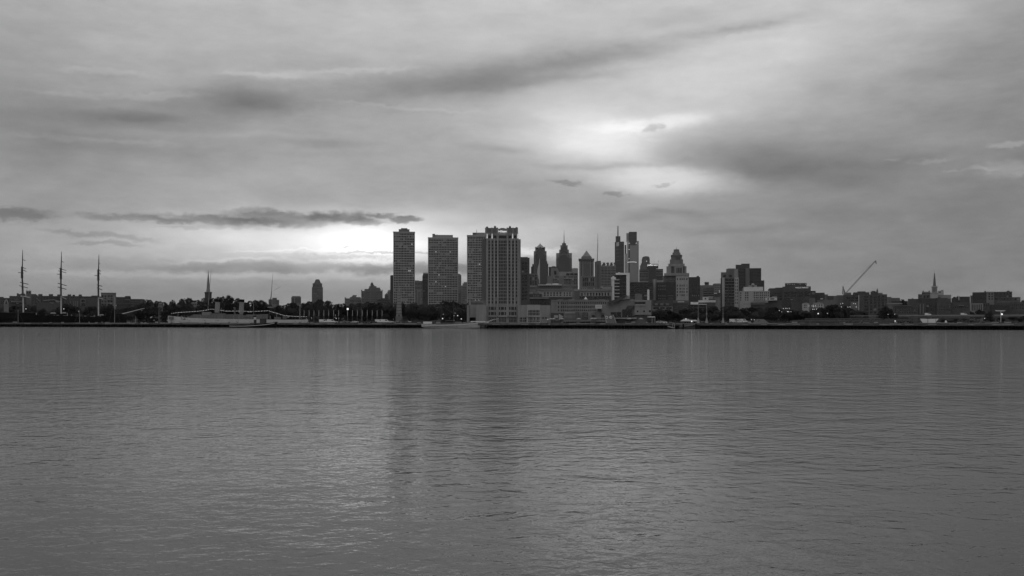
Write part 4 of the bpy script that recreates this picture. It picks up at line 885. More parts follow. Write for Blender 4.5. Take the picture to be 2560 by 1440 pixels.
t = B('framed_block', 'pale square-topped block with dark openings right of the foremast', 1, 1150, [(1616, 1858, 784, None, S(m='grey stone', xs=[(1625, 1655), (1672, 1700), (1722, 1755), (1768, 1800)], ys=[(822, 850), (862, 885), (905, 935), (955, 985)], d=16, rel=1.0)), (1612, 1862, 778, 786, S(m='concrete', y=-.5, d=17, n='cornice')), (1720, 1795, 886, 894, S(m='concrete', y=-1.4, d=1.6, n='balcony')), (1760, 1790, 940, 965, S(m='concrete', y=-1.4, d=1.4, n='balcony'))])
t = B('apartment_block', 'long brick block with a taller end bay, right of the pale square-topped block', 1, Lb, [(1858, 2095, 848, None, S(m='brick', c=9, rp=28, pad=(6, 6, 14, 0), vb=990, d=14)), (2000, 2088, 832, 850, S(m='dark brick', y=-.5, d=12)), (2005, 2082, 888, 896, S(m='concrete', y=-1.2, d=1.3, n='balcony')), (2076, 2084, 890, 950, S(m='concrete', y=-1.2, d=1, n='balcony_post'))])
t = B('gabled_row', 'long low block ending in a small pale gable near the bowsprit', 1, Lb, [(2085, 2300, 880, None, S(m='brick', c=8, rp=28, pad=(6, 6, 14, 0), vb=980, d=14))])
M().slab(t.tri([(2290, 962), (2345, 962), (2320, 890)]), -.6, 10).part('gable', t, 'concrete')
M().slab(t.tri([(2230, 962), (2290, 962), (2322, 886), (2245, 884)]), 0, 10).part('roof', t, 'slate')
for i, (u0, u1, v0, lb) in enumerate(((100, 172, 945, 'small grey house half hidden by trees left of the church spire'), (620, 722, 938, 'small pale house under the trees left of the fore funnel'), (730, 832, 968, 'small low house just left of the fore funnel'))):
    t = T('house', lb, 'house', 2, (u0+u1)/2, 1000)
    t.quick('wall', u0, u1, v0+12, None, 0, 9, 'grey stone'); M().slab(t.tri([(u0-3, v0+14), (u1+3, v0+14), (u1-20, v0-6), (u0+25, v0-6)]), -.3, 9.3).part('roof', t, 'concrete')
    for k in range(3): t.quick('window', u0+12+28*k, u0+24+28*k, v0+22, v0+36, -.1, .02, 'glass')
# church with slender spire
t = T('spired_church', 'dark church tower with a very slender grey spire above the left trees', 'church', 2, 900, 1150)
t.quick('tower', 845, 955, 775, None, 0, 18, 'dark brick'); t.quick('parapet', 840, 960, 768, 782, -.5, 18.5, 'dark brick')
M().lathe(t.x(900), 9, [(t.w(32), t.z(768)), (t.w(24), t.z(690)), (t.w(14), t.z(560)), (t.w(5), t.z(470)), (t.w(1.5), t.z(415))], 8).part('spire', t, 'grey stone')

# ------------------------------------------------------------------ four-masted ship
D = 925
t = T('square_rigged_ship', 'long black square-rigged ship with tall masts, moored behind the pier at far left', 'ship', 1, 800, D, base=0.0)
X = t.x; Zz = t.z
def st(u, vt, vk, b): return (X(u), Zz(vt), vk, b)
M().hull([st(-560, 1075, .3, 2.2), st(-520, 1088, -1, 4.5), st(-380, 1100, -2, 6.8), st(560, 1105, -2, 7), st(575, 1135, -2, 7), st(1560, 1165, -2, 7), st(1680, 1150, -2, 6.8), st(1700, 1118, -2, 6.6), st(1850, 1112, -1.6, 4.2), st(1950, 1112, -.8, 1.8), st(2020, 1130, 1.2, .25)]).part('hull', t, 'black paint')
M().box(X(-540), X(560), -5, 5, Zz(1105), Zz(1098)).part('poop_deck', t, 'dark metal')
def mast(u0, vb, u1, vt, vmid, yards):
    m = M(); ub = u0; zc = Zz(vmid); uc = u0+(u1-u0)*(vb-vmid)/(vb-vt)
    M().tube((X(u0), 0, Zz(vb)), (X(uc-3), 0, zc), .62, .55, 8).part('lower_mast', t, 'off white paint')
    m.tube((X(uc-3), 0, zc), (X(u1-9), 0, Zz(vmid-350)), .75, .62, 8); m.tube((X(u1-9), 0, Zz(vmid-290)), (X(u1-9), 0, Zz(vmid-470)), 1.1, .9, 6)
    m.tube((X(u1-9), 0, Zz(vmid-350)), (X(u1), 0, Zz(vmid-640)), .62, .36, 6); m.tube((X(u1), 0, Zz(vmid-640)), (X(u1), 0, Zz(vt)), .36, .18, 5)
    m.part('topmast', t, 'dark metal')
    for a, va, b, vb2, w in yards:
        M().tube((X(a), -7, Zz(va)), (X(b), 7, Zz(vb2)), w, w, 6).part('yard', t, 'off white paint' if va > 820 else 'dark metal')
    s = M()   # shrouds and stays
    for k, (dx, dy) in enumerate(((-8, -6.5), (-3, -6.7), (3, -6.7), (-8, 6.5), (0, 6.7), (5, 6.5))):
        s.tube((X(u0)+dx*.8, dy, Zz(vb)+.5), (X(uc), 0, Zz(vmid-30)), .05, .05, 3)
        s.tube((X(uc)+dx*.18, dy*.35, Zz(vmid-20)), (X(u1-6), 0, Zz(vmid-430)), .04, .04, 3)
    s.part('shrouds', t, 'dark metal', 'stuff')
mast(374, 1095, 362, 105, 845, [(362, 262, 402, 270, .25), (345, 380, 412, 398, .3), (355, 425, 418, 440, .3), (298, 472, 372, 468, .32), (330, 625, 448, 645, .38), (318, 678, 440, 704, .38), (336, 840, 474, 856, .42)])
mast(978, 1115, 983, 115, 850, [(978, 275, 1020, 283, .25), (946, 395, 1056, 412, .3), (932, 432, 1060, 450, .3), (912, 484, 985, 478, .32), (930, 632, 1062, 658, .38), (928, 690, 1060, 718, .38), (975, 840, 1062, 880, .42)])
mast(1576, 1145, 1582, 150, 862, [(1575, 288, 1608, 295, .25), (1580, 402, 1616, 416, .3), (1580, 450, 1616, 462, .3), (1512, 494, 1580, 488, .32), (1548, 645, 1638, 662, .38), (1552, 695, 1640, 722, .38), (1568, 858, 1650, 868, .42)])
mast(-230, 1080, -238, 120, 842, [(-270, 385, -180, 398, .3), (-280, 640, -160, 655, .38), (-260, 842, -140, 852, .42)])
M().tube((X(1950), 0, Zz(1116)), (X(2312), 0, Zz(1020)), .42, .22, 7).part('bowsprit', t, 'off white paint')
s = M()
for a, b in (((1582, 165), (2312, 1020)), ((1580, 400), (2200, 1050)), ((1578, 520), (2080, 1085)), ((984, 130), (1570, 560)), ((363, 120), (975, 560)), ((980, 420), (1574, 850)), ((362, 400), (976, 850))):
    s.tube((X(a[0]), 0, Zz(a[1])), (X(b[0]), 0, Zz(b[1])), .02, .02, 3)
s.part('stays', t, 'dark metal', 'stuff')
for u0, u1, v0, v1 in ((985, 1065, 1095, 1108), (1072, 1080, 1100, 1165), (1580, 1660, 1126, 1138), (800, 900, 1098, 1112), (480, 560, 1150, 1175), (576, 588, 1105, 1150)):
    M().slab([(X(u0), Zz(v1)), (X(u1), Zz(v1)), (X(u1-(u1-u0)*.2), Zz(v0)), (X(u0+(u1-u0)*.2), Zz(v0))], -6.8, -4).part('deck_fitting', t, 'off white paint')
m = M(); r = random.Random(8)
for k in range(26):
    u = -250+k*73+r.uniform(-20, 20); m.box(X(u), X(u)+r.uniform(.6, 3), -5, -2, Zz(1165)-.5, Zz(1165)+r.uniform(.4, 2.4))
m.part('deck_gear', t, 'grey metal', 'stuff')

# ------------------------------------------------------------------ white steel cruiser with two funnels
D = 828
t = T('steel_cruiser', 'long white steel warship with two raked funnels and a string of lights', 'ship', 2, 1380, D, base=0.0)
X = t.x; Zz = t.z
M().hull([st(2512, 1268, 1.6, .3), st(2490, 1205, -.5, 1.0), st(2400, 1210, -1.5, 2.6), st(2100, 1210, -2, 4.6), st(1500, 1205, -2, 6.2), st(900, 1195, -2, 6.4), st(600, 1182, -2, 5.6), st(440, 1170, -1.5, 4), st(330, 1155, -1, 2.2), st(255, 1150, .6, .3)][::-1]).part('hull', t, 'off white paint')
M().frus([(X(490), -5), (X(1850), -5), (X(1850), 5), (X(490), 5)], [(X(640), -4.6), (X(1845), -4.6), (X(1845), 4.6), (X(640), 4.6)], Zz(1212), Zz(1140)).part('superstructure', t, 'dark stone')
for u0, u1, v0, v1, mt in ((800, 950, 1090, 1150, 'grey metal'), (930, 1180, 1110, 1145, 'dark stone'), (1180, 1460, 1125, 1145, 'dark stone'), (1400, 1455, 1085, 1130, 'grey metal'), (1510, 1740, 1130, 1145, 'grey metal'), (1740, 1860, 1120, 1180, 'dark stone'), (2095, 2150, 1150, 1200, 'dark stone'), (660, 780, 1130, 1170, 'grey stone'), (270, 350, 1160, 1200, 'grey stone'), (1960, 2060, 1170, 1205, 'grey stone')):
    t.quick('deckhouse', u0, u1, v0, v1, -3.6, 3.6, mt)
m = M()
for k in range(30):
    u = 480+k*48+r.uniform(-8, 8); t.box(m, u, u+r.uniform(6, 20), 1150-r.uniform(-8, 14), 1212, -5.3, -5.0)
m.part('deck_railings', t, 'grey stone', 'stuff')
for u0, u1 in ((1005, 1090), (1390, 1475)):
    w = t.w(38)
    o = M().tube((X(u0+36), 0, Zz(1100)), (X(u0+46), 0, Zz(928)), w, w*.95, 16).part('funnel', t, 'concrete')
    c = M().tube((X(u0+46), 0, Zz(928)), (X(u0+47), 0, Zz(886)), w*1.12, w*1.05, 16); c.part('funnel_cap', t, 'black paint')
M().tube((X(1420), -w-.3, Zz(1045)), (X(1420), -w-.3, Zz(1040)), .01, .01).part('bracket', t, 'dark metal')
m = M(); m.tube((X(895), 0, Zz(1060)), (X(910), 0, Zz(850)), .35, .28, 6); m.tube((X(910), 0, Zz(850)), (X(950), 0, Zz(395)), .24, .08, 6); m.part('fore_mast', t, 'grey metal')
m = M(); t.box(m, 828, 945, 980, 992, -1, 1); t.box(m, 838, 862, 960, 982, -.8, .8); m.part('spotting_top', t, 'dark metal')
m = M(); m.tube((X(1880), 0, Zz(1150)), (X(1900), 0, Zz(850)), .35, .28, 6); m.tube((X(1900), 0, Zz(900)), (X(1912), 0, Zz(755)), .42, .25, 6); m.tube((X(1912), 0, Zz(755)), (X(1935), 0, Zz(455)), .2, .07, 6); m.part('aft_mast', t, 'dark metal')
m = M(); m.tube((X(1960), 0, Zz(725)), (X(2055), 0, Zz(678)), .06, .05, 4); m.tube((X(1912), 0, Zz(600)), (X(2055), 0, Zz(678)), .04, .04, 3); m.tube((X(2055), 0, Zz(678)), (X(1905), 0, Zz(770)), .04, .04, 3); m.part('gaff', t, 'dark metal')
m = M(); t.box(m, 1848, 1926, 1003, 1018, -1.2, 1.2); m.part('fighting_top', t, 'concrete')
for u, v0 in ((1625, 930), (1315, 1015), (1330, 1020), (1108, 1020), (1993, 1095), (418, 1105), (2368, 965)):
    t_ = M().tube((X(u), -2, Zz(v0)), (X(u), -2, Zz(1180)), .16, .2, 5); t_.part('pole', t, 'concrete')
m = M(); t.box(m, 1300, 1340, 1018, 1024, -2, -1); t.box(m, 1600, 1650, 925, 930, -2, -1); t.box(m, 1085, 1160, 1055, 1064, -3, -1); t.box(m, 1530, 1600, 1085, 1095, -3, -1); m.part('platform', t, 'concrete')
for u0, u1, ang_ in ((1480, 1580, .1), (850, 930, .05)): M().tube((X(u0), -4.8, Zz(1165)), (X(u1), -5.4, Zz(1172)), .28, .2, 6).part('gun', t, 'dark stone')
for k, (u, v) in enumerate(((320, 1230), (600, 1225), (850, 1220), (1060, 1225), (1350, 1240), (1950, 1238), (2290, 1235), (2390, 1235))):
    M().tube((X(u), -6.6 if 500 < u < 1700 else -5, Zz(v)), (X(u), -4, Zz(v)), .28, n=8).part('porthole', t, 'dark metal')
# festoon lights
pts = [(320, 1115), (400, 1100), (600, 1088), (800, 1072), (900, 1052), (960, 1044), (1020, 1052), (1170, 1075), (1400, 1073), (1550, 1080), (1700, 1075), (1850, 1066), (1900, 1080), (1990, 1105), (2100, 1138), (2200, 1152), (2300, 1160), (2490, 1162)]
g = T('festoon_lights', 'string of small white lights dipping from bow to stern above the cruiser', 'string lights', 2, 1400, D, base=0.0)
w = M(); b = M()
for p, q in zip(pts, pts[1:]):
    P0 = Vector((g.x(p[0]), -1, g.z(p[1]))); P1 = Vector((g.x(q[0]), -1, g.z(q[1])))
    w.tube(P0, P1, .05, .05, 3); n = max(2, int((P1-P0).length/1.1))
    for k in range(n): b.ball(P0+(P1-P0)*(k/n), .17)
w.part('cable', g, 'grey metal'); b.part('bulbs', g, 'bulb string', 'stuff')

# ------------------------------------------------------------------ tug in front of the pier
D = shore(680)-9
t = T('tugboat', 'black tugboat with a white rubbing line and small wheelhouse, moored in front of the pier', 'tugboat', 2, 1620, D, base=0.0)
X = t.x; Zz = t.z
M().hull([st(1238, 1300, .2, 1.2), st(1260, 1298, -.4, 2.4), st(1500, 1296, -.8, 3), st(1700, 1280, -.8, 3), st(1860, 1268, -.6, 2.4), st(1960, 1252, -.2, 1.2), st(2000, 1243, .5, .25)]).part('hull', t, 'black paint')
m = M(); pp = [(1240, 1312, -2.3), (1300, 1314, -3), (1450, 1314, -3.2), (1650, 1306, -3.15), (1800, 1292, -2.9), (1900, 1278, -2.2), (1958, 1266, -1.4)]
for a, b in zip(pp, pp[1:]): m.tube((X(a[0]), a[2], Zz(a[1])), (X(b[0]), b[2], Zz(b[1])), .22, .22, 5)
m.part('rubbing_strake', t, 'off white paint')
t.quick('wheelhouse', 1724, 1832, 1190, 1265, -1.6, 1.6, 'dark metal')
for k in range(4): t.quick('wheelhouse_window', 1732+k*25, 1748+k*25, 1200, 1218, -1.66, -1.58, 'dim glass')
t.quick('deckhouse', 1628, 1668, 1166, 1210, -1.3, 1.3, 'off white paint'); t.quick('funnel', 1622, 1668, 1146, 1168, -1.4, 1.4, 'black paint'); t.quick('lower_house', 1628, 1672, 1210, 1285, -1.5, 1.5, 'dark metal')
t.quick('roof', 1716, 1838, 1184, 1191, -1.8, 1.8, 'grey metal')
m = M(); m.tube((X(1500), 0, Zz(1205)), (X(1610), 0, Zz(1262)), .12, .12, 4); m.tube((X(1385), 0, Zz(1130)), (X(1385), 0, Zz(1290)), .1, .1, 4); m.tube((X(1780), 0, Zz(1165)), (X(1780), 0, Zz(1190)), .08, .05, 4); m.part('mast', t, 'grey metal')

# ------------------------------------------------------------------ small boats
def yacht_proto():
    t = T('motor_yacht', 'x', 'boat', 0, 1280, 800, base=0.0)
    M().hull([(-5.2, 1.4, -.2, 1.6), (-4.6, 1.4, -.4, 1.8), (2, 1.6, -.5, 1.7), (4.2, 1.85, -.2, .9), (5.4, 2.1, .6, .1)]).part('hull', t, 'white paint')
    M().frus([(-3.8, -1.4), (2.6, -1.4), (2.6, 1.4), (-3.8, 1.4)], [(-3.5, -1.2), (1.2, -1.2), (1.2, 1.2), (-3.5, 1.2)], 1.4, 2.9).part('cabin', t, 'white paint')
    M().frus([(-3.4, -1.36), (1.9, -1.36), (1.9, -1.2), (-3.4, -1.2)], [(-3.2, -1.3), (1.3, -1.3), (1.3, -1.1), (-3.2, -1.1)], 1.95, 2.55).part('cabin_window', t, 'glass')
    m = M(); m.box(-2.6, .4, -1.1, 1.1, 3.7, 3.85)
    for a in (-2.4, .2):
        for y in (-1, 1): m.tube((a, y, 2.9), (a, y, 3.7), .07, .07, 4)
    m.part('flybridge', t, 'white paint'); return t
yp = yacht_proto(); used_y = False
def put(proto, flag, px, D, z, sx, label, group=None, base=0.0, rz=0.0):
    o = proto.root if flag else copy_tree(proto.root)
    if not flag:
        pass
    o.location = ((px-1280)/FL*D, D, base); o.rotation_euler = (0, 0, -math.atan((px-1280)/FL)+rz); o.scale = (sx, sx, sx)
    o['label'] = label
    if group: o['group'] = group
    return o
ylist = [(255, 838, 1.15, 'white motor yacht with a raised flybridge just right of the ship foremast', 1.6), (365, 830, 1.0, 'small white motor yacht under the tip of the ship bowsprit', 1), (391, 828, 1.3, 'white motor yacht beyond the bowsprit, larger of the pair there', 1.65), (418, 826, .8, 'small white boat at the stern of the white cruiser', 0),
         (445, 752, 1.35, 'white motor yacht with a mast by the left end of the cruiser hull', 0), (500, 748, 1.05, 'white motor yacht below the cruiser fore mast', 1.6), (526, 745, .9, 'small motor yacht below the cruiser fore funnel', 0), (552, 743, 1.2, 'low white motor yacht between the two cruiser funnels', 0)]
for i, (px, D, sc_, lb, rz) in enumerate(ylist):
    Dd = shore(px)+21; put(yp, i == 0, px, Dd, 0, sc_*.58, lb, 'motor yachts in the basin behind the pier', 1.6, rz)
def pole_thing(name, label, cat, px, top, D, r0=.16, mt='off white paint', base=GZ, parts=None, group=None):
    t = T(name, label, cat, 0, px, D, group, base)
    M().tube((0, 0, 0), (0, 0, t.z(top)), r0, r0*.6, 6).part('pole', t, mt)
    M().lathe(0, 0, [(r0*2.2, 0), (r0*2, .4), (r0, .5)], 8).part('base', t, 'concrete')
    return t
def sailboat(px, top, D, label, L=9):
    t = T('sailboat', label, 'sailboat', 0, px, D, 'sailboats with bare masts', 1.4)
    M().hull([(-L*.5, 1.1, -.2, .9), (-L*.3, 1.05, -.5, 1.4), (L*.1, 1.1, -.5, 1.5), (L*.35, 1.3, -.3, .8), (L*.52, 1.5, .6, .08)]).part('hull', t, 'white paint')
    M().frus(rect(-.5, 0, L*.4, 1.6), rect(-.7, 0, L*.32, 1.2), 1.1, 1.7).part('cabin', t, 'off white paint')
    M().tube((0, 0, 1.2), (0, 0, t.z(top)), .13, .08, 5).part('mast', t, 'off white paint')
    M().tube((0, 0, 2.2), (-L*.42, 0, 2.2), .1, .08, 5).part('boom', t, 'grey metal')
    s = M()
    for x, y in ((-L*.5, 0), (L*.5, 0), (0, -1.3), (0, 1.3)): s.tube((x, y, 1.3), (0, 0, t.z(top)*.96), .025, .025, 3)
    s.part('stays', t, 'grey metal', 'stuff')
for px, tp, lb in ((45.3, 775, 'sailboat whose short mast stands just left of the first lower mast'), (199, 775, 'sailboat with a short mast between the middle mast and the foremast'), (286.6, 742, 'sailboat with the tallest bare mast, right of the ship foremast'), (339, 790, 'small sailboat below the ship bowsprit'), (749.5, 762, 'sailboat with a thin mast at the bow end of the cruiser')):
    sailboat(px, tp, shore(px)+22, lb)

# ------------------------------------------------------------------ feather-flag poles, quay cars
fl = T('banner_pole', 'x', 'flagpole', 0, 760, 735)
M().tube((0, 0, 0), (0, 0, 9.0), .1, .07, 5).part('pole', fl, 'grey metal')
M().slab([(.02, 4.2), (.16, 5.2), (.26, 7.0), (.14, 8.8), (-.08, 9.1), (-.05, 7.2), (-.14, 5.2)], -.06, .06).part('banner', fl, 'off white paint')
ORD = ['first', 'second', 'third', 'fourth', 'fifth', 'sixth', 'seventh', 'eighth', 'ninth', 'tenth', 'eleventh', 'twelfth', 'thirteenth', 'fourteenth', 'fifteenth', 'sixteenth']
for k, u in enumerate((512, 592, 670, 748, 828, 906, 985, 1065, 1207, 1285, 1363, 1443, 1522, 1602, 1680, 1760)):
    px = 680+u/6.4; D = shore(px)+34 if k > 0 else shore(px)+18
    h = (HY+(H-GZ)*FL/D-(610+1055/6.4))*D/FL
    lb = ('thin pole with a narrow white banner, '+('nearest the cruiser bow' if k == 0 else ORD[k]+' from the cruiser bow' if k < 8 else ORD[k-8]+' right of the square lamp'))
    put(fl, k == 0, px, D, 0, h/9.05, lb, 'white banner poles along the quay', GZ, 0.05*math.sin(k*5))
pole_thing('flagpole', 'tallest thin bare pole among the white banner poles', 'flagpole', 903.5, 768, shore(903)+40, .14, 'concrete')
def car_proto(kind, mt):
    t = T('parked_'+kind, 'x', kind, 0, 1280, 800)
    if kind == 'car':
        M().slab([(-2.2, .35), (2.2, .35), (2.25, .8), (1.3, .95), (-1.9, 1.0), (-2.25, .8)], -.85, .85).part('body', t, mt)
        M().slab([(-1.7, .96), (.9, .93), (.4, 1.45), (-1.2, 1.48)], -.72, .72).part('cabin', t, 'glass'); M().slab([(-1.25, 1.46), (.42, 1.44), (.3, 1.52), (-1.1, 1.54)], -.7, .7).part('roof', t, mt)
        L = (-1.35, 1.4)
    else:
        M().slab([(-2.7, .4), (2.6, .4), (2.7, 1.1), (1.9, 1.4), (1.5, 2.25), (-2.65, 2.3), (-2.7, 1)], -.95, .95).part('body', t, mt)
        M().slab([(.3, 1.4), (1.75, 1.4), (1.42, 2.0), (.3, 2.0)], -.97, .97).part('window', t, 'glass'); L = (-1.7, 1.7)
    for x in L:
        for y in (-.8, .8): M().tube((x, y-.1, .33), (x, y+.1, .33), .34, n=8).part('wheel', t, 'black paint')
    return t
cp = {k: car_proto(*k) for k in (('car', 'white paint'), ('car', 'dark metal'), ('car', 'grey metal'), ('van', 'white paint'))}
first = set()
where = [(778, 'just right of the cruiser bow'), (793, 'between the first banner poles'), (808, 'by the fourth banner pole'), (827, 'by the sixth banner pole'), (836, 'by the seventh banner pole'), (858, 'below the square lamp, left'), (868, 'right below the square lamp'), (888, 'between the right group of poles'),
         (903, 'beside the tall bare pole'), (921, 'at the white kiosk, left end'), (934, 'right of the white kiosk'), (948, 'left of the last banner pole'), (962, 'under the last banner pole'), (975, 'left of the banded column'), (987, 'in front of the banded column'), (1003, 'right of the banded column'), (1020, 'under the trees right of the banded column'), (1036, 'left of the white schooner stern'),
         (1795, 'by the middle pole on the right quay'), (1813, 'right of the rightmost tall pole'), (1836, 'under the trees on the right quay'), (1856, 'left of the dome shelter'), (1650, 'left of the moored shuttle boat'), (1752, 'right of the white-roofed pavilion')]
kinds = [('car', 'dark metal'), ('car', 'white paint'), ('car', 'grey metal'), ('car', 'white paint'), ('van', 'white paint'), ('car', 'dark metal')]
words = {('car', 'dark metal'): 'dark parked car', ('car', 'white paint'): 'white parked car', ('car', 'grey metal'): 'grey parked car', ('van', 'white paint'): 'white parked van'}
for i, (px, wh) in enumerate(where):
    k = kinds[(i*5+i//3) % 6]; D = shore(px)+24+(i % 3)*3
    put(cp[k], k not in first, px, D, 0, 1.12, words[k]+' '+wh, 'cars parked along the quay', GZ, 0.2*math.sin(i*3.1)); first.add(k)
t = T('kiosk', 'small white kiosk under the right group of banner poles', 'kiosk', 14, 1180, shore(922)+25)
t.quick('wall', 1158, 1210, 182, None, 0, 3, 'white paint'); t.quick('roof', 1150, 1218, 176, 184, -.6, 3.6, 'off white paint'); t.quick('window', 1170, 1195, 186, 192, -.05, .02, 'glass')

# ------------------------------------------------------------------ banded column
t = T('banded_column', 'pale tapering banded monument column in front of the narrow concrete tower', 'monument', 3, 2032, shore(997)+48)
for k in range(8):
    va = 1160-49*k; w0 = 46-2.1*k
    vb = va-42
    M().frus(rect(0, 2.5, t.w(2*w0), t.w(2*w0)), rect(0, 2.5, t.w(2*w0-3), t.w(2*w0-3)), t.z(va), t.z(vb)).part('drum', t, 'concrete')
    M().prism(rect(0, 2.5, t.w(2*w0-18), t.w(2*w0-18)), t.z(vb), t.z(vb-7)).part('recess', t, 'slate')
M().lathe(0, 2.5, [(t.w(22), t.z(768)), (t.w(12), t.z(720)), (t.w(6), t.z(700)), (t.w(9), t.z(690)), (t.w(2), t.z(645))], 8).part('finial', t, 'concrete')
M().prism(rect(0, 2.5, t.w(110), t.w(110)), 0, t.z(1158)).part('plinth', t, 'grey stone')
t.quick('doorway', 2020, 2044, 1130, 1160, -t.w(46)+2.3, -t.w(46)+2.6, 'slate')

# ------------------------------------------------------------------ schooner
D = shore(1140)-6
t = T('schooner', 'white two-masted schooner with a long bowsprit moored before the hotel', 'sailing ship', 4, 1000, D, base=0.0)
X = t.x; Zz = t.z
M().hull([st(535, 1340, 1.0, 1.0), st(575, 1343, .1, 2.4), st(800, 1345, -.6, 3.4), st(1100, 1335, -.6, 3.3), st(1280, 1318, -.4, 2.2), st(1360, 1306, .4, 1), st(1398, 1302, 1.8, .12)]).part('hull', t, 'off white paint')
m = M(); pp = [(620, 1362, -3.1), (850, 1363, -3.45), (1100, 1352, -3.3), (1280, 1335, -2.3)]
for a, b in zip(pp, pp[1:]): m.tube((X(a[0]), a[2], Zz(a[1])), (X(b[0]), b[2], Zz(b[1])), .12, .12, 4)
m.part('sheer_line', t, 'dark stone')
t.quick('awning', 556, 668, 1306, 1334, -2.2, 2, 'white paint'); t.quick('awning', 1165, 1355, 1300, 1312, -2, 2, 'white paint', label='long white canvas cover over the bow'); t.quick('deckhouse', 668, 705, 1296, 1340, -1.4, 1.4, 'slate'); t.quick('deckhouse', 780, 930, 1318, 1345, -1.6, 1.6, 'brick'); t.quick('deckhouse', 960, 1050, 1308, 1338, -1.4, 1.4, 'dark stone')
m = M(); m.tube((X(1398), 0, Zz(1304)), (X(1460), 0, Zz(1280)), .3, .22, 6); m.tube((X(1460), 0, Zz(1280)), (X(1526), 0, Zz(1268)), .2, .12, 6); m.part('bowsprit', t, 'off white paint')
for u, tp in ((785, 1085), (948, 1040)):
    M().tube((X(u), 0, Zz(1340)), (X(u), 0, Zz(tp)), .24, .13, 6).part('mast', t, 'brick')
    M().tube((X(u), 0, Zz(1290)), (X(u-110), 0, Zz(1296)), .14, .1, 5).part('boom', t, 'grey stone')
s = M()
for a, b in (((785, 1095), (560, 1335)), ((948, 1050), (1500, 1272)), ((948, 1100), (1390, 1300)), ((785, 1100), (940, 1200)), ((785, 1095), (720, 1335)), ((948, 1050), (880, 1330)), ((948, 1050), (1010, 1330)), ((785, 1095), (850, 1335))):
    s.tube((X(a[0]), 0, Zz(a[1])), (X(b[0]), 0, Zz(b[1])), .04, .04, 3)
s.part('rigging', t, 'grey stone', 'stuff')
m = M(); m.tube((X(532), 0, Zz(1345)), (X(620), -1, Zz(1338)), .25, .2, 5); m.part('dinghy', t, 'off white paint')
# ------------------------------------------------------------------ angular riverside museum (frame 9)
D = shore(1570)+22
t = T('angular_museum', 'angular pale concrete museum with a raked roof, dark glazing and portholes on the quay', 'museum', 9, 1700, D)
def sl(name, pts, y0, y1, mt, label=None):
    return M().slab(t.tri(pts), y0, y1).part(name, t, mt, label=label)
gb = t.gl
sl('main_wall', [(1230, 700), (1230, 545), (1330, 520), (1480, 510), (1600, 430), (1830, 400), (1940, 418), (1940, 760), (1420, 760), (1230, 700)], 2, 20, 'concrete')
sl('main_wall', [(1935, 742), (1935, 424), (2290, 428), (2290, 742)], 0, 20, 'concrete')
sl('swoop_roof', [(1335, 492), (1390, 462), (1760, 318), (1765, 330), (1580, 455), (1480, 500), (1400, 500)], -3, 12, 'slate')
sl('raked_panel', [(1600, 432), (1768, 330), (1830, 330), (1830, 400)], 0, 8, 'light concrete')
sl('roof_shell', [(1825, 395), (1850, 360), (1915, 355), (1925, 410), (1880, 410)], 3, 9, 'slate')
t.quick('strip_window', 1940, 2163, 465, 520, -.25, -.02, 'glass'); t.quick('sill', 1940, 2165, 520, 545, -.6, 0, 'light concrete')
for u in (1998, 2135): M().tube((t.x(u), -.25, t.z(666)), (t.x(u), .02, t.z(666)), t.w(17), n=14).part('porthole', t, 'glass')
t.quick('square_window', 2238, 2282, 645, 685, -.25, -.02, 'glass')
sl('sloped_soffit', [(1748, 612), (1785, 545), (1935, 545), (1935, 612)], 1.2, 2.1, 'slate')
for a, b in ((1425, 1535), (1545, 1648)): t.quick('large_window', a, b, 685, 790, 1.6, 2.2, 'glass')
for a in range(4): t.quick('large_window', 1672+a*55, 1722+a*55, 626, 790, 1.2, 1.9, 'glass')
t.quick('window_post', 1650, 1664, 680, 795, .9, 2, 'concrete')
t.quick('lower_wall', 1890, 2290, 742, None, 3, 18, 'grey stone'); t.quick('lower_wall', 1490, 1890, 790, None, 4, 18, 'dark stone')
t.quick('ledge', 1488, 1978, 800, 832, -1, 4, 'concrete'); t.quick('painted_shade_strip', 1505, 1925, 842, 860, 3.4, 4.1, 'slate')  # slate strip under the ledge is painted shade, not a hollow
t.quick('canopy', 2208, 2370, 780, 797, -2, 5, 'white paint'); t.quick('canopy_wall', 2205, 2362, 797, 862, 0, 4, 'brick'); t.quick('door', 2295, 2360, 866, None, .4, 4, 'slate')
for u in (2300, 2362): t.quick('canopy_post', u, u+6, 797, None, -1.8, -1.5, 'off white paint')
t.quick('billboard', 1098, 1232, 530, 606, -1, -.4, 'white paint')
for v in (545, 562, 580): t.quick('billboard_stripe', 1110, 1222, v, v+6, -1.1, -1.0, 'grey stone')
for u in (1105, 1220): t.quick('billboard_leg', u, u+6, 606, None, -.8, -.5, 'dark metal')
t.quick('dark_bay', 1140, 1228, 610, 665, 1.4, 2.2, 'glass')
sl('low_wing', [(1010, 700), (1230, 640), (1300, 700), (1300, 850), (1010, 850)], 3, 18, 'grey stone')
t.quick('low_window', 1015, 1080, 745, 792, 2.7, 3.05, 'glass'); t.quick('low_window', 1220, 1292, 740, 790, 2.7, 3.05, 'glass')
t.quick('ledge', 1000, 1300, 800, 840, 1, 3, 'concrete'); t.quick('painted_shade_band', 1000, 1310, 843, 860, 2, 3, 'slate'); t.quick('ledge', 985, 1308, 862, 882, .5, 3, 'light concrete')  # slate band between the ledges carries the shade in its colour
t.quick('dark_opening', 1095, 1310, 885, None, 3, 6, 'slate'); t.quick('low_wall', 985, 1095, 882, None, 2, 6, 'grey stone')
for a, b in (((1286, 738), (1345, 950)), ((1470, 742), (1545, 950))):
    sl('ramp_rail', [(a[0], a[1]), (a[0]+14, a[1]), (b[0]+18, b[1]), (b[0]-4, b[1])], -2.5, -2, 'light concrete')
